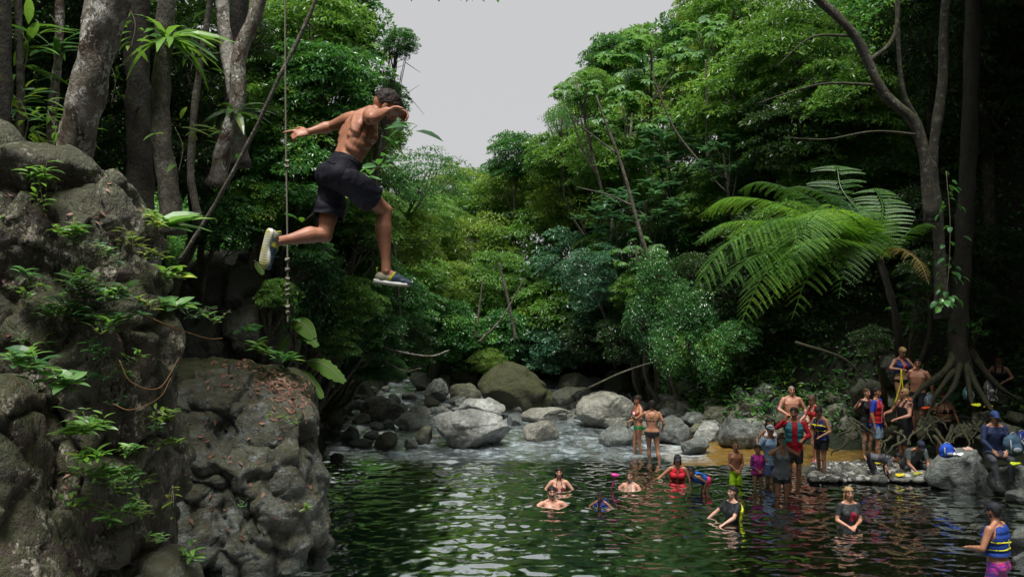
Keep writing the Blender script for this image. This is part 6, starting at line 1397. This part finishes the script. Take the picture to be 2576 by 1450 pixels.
# man with the cap at the lower right
board=newmat("purple_print"); m_,nt,bb=board; tc=N(nt,"ShaderNodeTexCoord").outputs["Object"]; mp=N(nt,"ShaderNodeMapping"); mp.inputs["Scale"].default_value=(1,1,4); mp.inputs["Rotation"].default_value=(0,.3,0); nt.links.new(tc,mp.inputs[0])
nt.links.new(ramp(nt,noise(nt,5,4,mp.outputs[0],.6,1.5),[(.3,(.02,.03,.25)),(.44,(.10,.02,.22)),(.52,(.35,.02,.30)),(.58,(.65,.03,.05)),(.66,(.02,.10,.35))]),bb.inputs["Base Color"]); bb.inputs["Roughness"].default_value=.6
P,t,b=person(*P_(2010,648,4),12.5,1.80,"man in a dark cap, blue life vest and purple print shorts, back turned",face=-142,lean=4,b=1.1,skincol=(.38,.185,.11),hairc='black',beard=True,head=(12,6),cap_=((.015,.018,.025),None),arms=((.02,.28,-.28),(.04,.26,-.34)),
  wear=[w_vest((.015,.05,.26),strap=None,thick=.042,low=.14,open_=.05),w_shorts((0,0,0),knee=.7,mat=m_,low=.07),
   lambda P,t:(cloth(P,sel(P,'torso')&(np.abs(P.cl[:,2]+.045+.16*P.cl[:,0])<.011),.052,"webbing_strap",fab((.62,.60,.02)),t,.006),cloth(P,sel(P,'torso')&(np.abs(P.cl[:,2]+.135)<.011),.046,"webbing_strap",fab((.62,.60,.02)),t,.006),cloth(P,sel(P,'torso')&(np.abs(P.cl[:,0]-.0)<.011)&(P.cl[:,1]<0)&(P.cl[:,2]<-.0)&(P.cl[:,2]>-.13),.054,"webbing_strap",fab((.62,.60,.02)),t,.006))])
# right bank
P,t,b=person(*P_(318,463,3),20.95,1.66,"person in black raising a hand to the mouth behind the man in blue and red",face=20,sex='f',skincol=FAIR,hairs='short',hairc='brown',arms=((.1,.1,-.5),(.26,.20,.04)),hint_arm={'r':(.9,0,-.7)},wear=[w_shirt((.012,.012,.015),sleeve=.3,low=-.1),w_shorts(black,knee=.5)])
person(*P_(408,452,3),20.35,1.76,"dark-haired man in a blue shirt, red life vest and pale blue shorts",face=48,b=1.06,skincol=(.36,.18,.11),hairc='black',arms=((.10,.10,-.5),(.06,.04,-.52)),wear=[w_shirt((.02,.06,.42),sleeve=.8,low=-.10),w_vest((.45,.015,.02),strap=(.4,.4,.42),bands=(),thick=.03),w_shorts((.18,.26,.36),knee=.7,low=-.02)],legs=((.02,-.02,0),(.02,.1,0)))
person(*P_(672,458,3),20.2,1.84,"tattooed bearded man in a black sleeveless shirt facing left",face=-80,b=1.12,skincol=(.40,.20,.13),hairs='buzz',hairc='blonde',beard=True,arms=((.05,.34,-.30),(.05,.36,-.26)),wear=[w_tank((.012,.014,.016),low=-.06,name="sleeveless_shirt"),w_shorts(black,knee=.9)])
P,t,b=person(*P_(662,90,3),20.6,1.66,"blonde woman in an open blue life vest and dark bikini bottom, yellow straps hanging",face=10,sex='f',skincol=(.46,.25,.16),hairs='bun',hairc='blonde',head=(0,28),arms=((-.02,.24,-.22),(.0,.24,-.20)),hint_arm={'l':(.9,-.2,-.4),'r':(.9,-.2,-.4)},legs=((.12,0,0),(.02,0.02,0)),
  wear=[w_vest((.015,.04,.20),strap=None,open_=.07,low=.2),w_bikini((.45,.02,.04)),w_brief(black)])
mb=MB()
for o_ in (-.10,.06): mb.tube(spline([b+P.J['wrr']+[-.02,-.06,0],b+P.J['wrr']+[-.03+o_*.3,-.1,-.35],b+P.J['wrr']+[-.05+o_*1.5,-.1,-.85]],10),np.full(10,.016),6)
tag(mb.build("yellow_straps",m_plain("yellow_webbing",(.62,.58,.02),.6)),"long yellow vest straps hanging beside the blonde woman","straps")
person(*P_(790,188,3),21.0,1.76,"bald bearded shirtless man in dark shorts smiling to the left",face=-40,b=1.12,skincol=(.44,.22,.14),hairs='buzz',hairc='dark',beard=True,head=(-10,4),arms=((.16,.02,-.5),(.12,.12,-.48)),wear=[w_shorts((.025,.03,.04),knee=.75)])
person(*P_(1035,495,3),21.0,1.66,"woman in a black halter top and loose black shorts walking towards the pool",face=6,sex='f',b=1.28,skincol=(.46,.24,.15),hairs='bun',hairc='brown',arms=((.20,.05,-.50),(.22,.16,-.10)),hint_arm={'r':(.6,-.4,-.7)},legs=((.02,.06,0),(.02,-.1,0)),wear=[w_bikini((.012,.012,.014)),w_shorts((.012,.012,.014),knee=.45,loose=.04,low=.12)])
person(*P_(1535,188,3),21.8,1.62,"woman in a navy swim dress and pink shoes bending over a snack",face=-40,lean=28,sex='f',skincol=(.46,.25,.17),hairs='short',hairc='red',head=(0,25),arms=((.0,.30,-.22),(.0,.32,-.2)),hint_arm={'l':(.8,-.5,-.3),'r':(.8,-.5,-.3)},wear=[w_tank((.012,.015,.03),low=.05,name="swim_top"),w_shorts((.014,.018,.035),knee=.5,loose=.035,low=.12),w_shoes((.60,.02,.18))],legs=((.0,-.06,0),(-.06,.12,0)))
# seated, bending and squatting figures
person(*P_(1508,675,3),17.5,1.76,"seated person in a dark blue cap and navy long-sleeved shirt on the rock bench",face=-6,lean=8,b=1.05,skincol=(.30,.15,.09),hairc='black',cap_=((.02,.05,.16),None),arms=((-.06,.32,-.38),(-.06,.30,-.38)),hint_arm={'l':(1,-.4,-.2),'r':(1,-.4,-.2)},legs=((.10,.42,.38),(.02,.46,.36)),hint=(1,.2),
  wear=[w_shirt((.015,.025,.07),long=True,low=-.02,name="long_sleeved_shirt"),lambda P,t:cloth(P,(sel(P,'thl','thr','cal','car')&(P.tz<.05))|(sel(P,'torso')&(P.tz<.03)),.014,"trousers",fab((.05,.055,.065)),t,.006,.006,12),w_shoes((.03,.03,.03))])
person(*P_(640,1075,3),19.0,1.42,"child in a grey T-shirt bending down over the gravel",face=72,lean=98,bend=.85,kid=True,skincol=TAN,hairc='black',head=(0,-5),arms=((.0,-.10,-.46,1),(.0,-.02,-.46,1)),legs=((.05,.12,0),(.05,.24,0)),wear=[w_shirt((.13,.14,.16),sleeve=.6,low=-.02,name="t_shirt"),w_shorts((.02,.02,.025),knee=.8,low=.03),w_shoes((.2,.2,.2))])
person(*P_(835,965,3),19.35,1.76,"man in a grey T-shirt and cap squatting over something on the gravel",face=6,lean=56,bend=.35,b=1.1,skincol=TAN,hairc='black',head=(0,10),cap_=((.02,.025,.05),None),arms=((-.05,.26,-.42,1),(-.05,.26,-.42,1)),legs=((.16,.24,.50),(.18,.20,.50)),hint=(1,.35),wear=[w_shirt((.10,.13,.13),sleeve=.65,low=-.02,name="t_shirt"),w_shorts((.02,.022,.03),knee=.9),w_shoes((.04,.05,.06))])
# ---- bags and belongings
def bag(px,py,Y,sx,sz,col,trim,label,name="backpack",cat="backpack"):
    c0=at(px,py,Y); t=empty(name,c0-[0,0,sz],label,cat,"bags and clothes left on the right bank"); mb=MB(); mb.ell([0,0,sz],[[sx,0,0],[0,sx*.6,0],[0,0,sz]],16); mb.ell([sx*.1,-sx*.35,sz*.7],[[sx*.7,0,0],[0,sx*.45,0],[0,0,sz*.5]],14); mb.ell([0,0,sz*.4],[[sx*.95,0,0],[0,sx*.6,0],[0,0,sz*.42]],14)
    me=mb.remesh("bag_body",.02,3,.5,fab(col)); setV(me,getV(me)+getN(me)*(.02*fbm(getV(me),9,3,int(px)))[:,None]); obj("bag_body",me,t)
    m2=fab(trim); k=MB(); 
    for e in(-1,1): k.tube(spline([[e*sx*.55,-sx*.55,sz*1.5],[e*sx*.72,-sx*.95,sz*.95],[e*sx*.6,-sx*.75,sz*.3]],10),np.full(10,.014),6)
    k.tube(spline([[-.06,0,sz*1.9],[0,0,sz*2.15],[.06,0,sz*1.9]],8),np.full(8,.012),6); k.build("straps",m2,t)
    k=MB(); k.ell([sx*.1,-sx*.68,sz*.62],[[sx*.45,0,0],[0,.03,0],[0,0,sz*.28]],12); k.build("front_pocket",m2,t)
bag(2382,1132,17.9,.17,.15,(.01,.06,.42),(.25,.28,.32),"bright blue rucksack lying on the big flat-topped boulder")
bag(2548,1118,17.3,.20,.22,(.05,.10,.16),(.30,.34,.4),"blue and grey rucksack right of the seated person")
bag(2570,1098,17.6,.12,.12,(.01,.03,.20),(.2,.2,.2),"small navy bag behind the blue and grey rucksack")
bag(2434,990,20.6,.13,.16,(.05,.17,.18),(.4,.42,.42),"teal and white bag among the buttress roots")
bag(2488,975,20.6,.15,.17,(.09,.09,.09),(.4,.4,.38),"grey and white rucksack beside the woman with pink shoes")
bag(2490,1000,20.3,.15,.12,(.03,.03,.03),(.15,.15,.15),"black bag under the grey and white rucksack")
bag(2337,1008,20.4,.12,.17,(.12,.17,.22),(.3,.32,.34),"pale blue bag beside the bald man's legs")
bag(2290,1005,19.9,.05,.05,(.6,.15,.01),(.1,.1,.1),"small orange dry bag held against the sleeveless shirt")
for i,(px,py,Y,c_,lb) in enumerate([(2330,1025,20.2,(.60,.07,.01),"orange towel on the root-covered rock"),(2455,1018,20.1,(.55,.60,.02),"yellow-green vest spread on the roots"),(2486,1022,20.1,(.65,.35,.01),"yellow-orange cloth right of the spread vest"),(2412,1142,17.7,(.55,.57,.6),"white sandals beside the blue rucksack"),(2435,1128,17.9,(.45,.3,.26),"pinkish crumpled wrapper on the big boulder"),(2590-35,1165,17.0,(.45,.55,.02),"lime green strap curled by the seated person's feet"),(2264,1194,18.9,(.6,.5,.03),"yellow object on the gravel under the bending child"),(2310,1190,18.9,(.3,.3,.05),"dark tray with a yellow rim in front of the squatting man"),(2212,1162,19.6,(.45,.38,.02),"yellow and black flippers behind the bending child")]):
    V,Fs=ICO[3]; V=V*[.11,.08,.03]; V=V+np.stack([0*V[:,0],0*V[:,0],.03*fbm(V,14,3,i)],1)*1.5; tag(obj("beach_item",mesh_np("beach_item",V,Fs,fab(c_)),loc=at(px,py,Y)),lb,"belongings","bags and clothes left on the right bank")
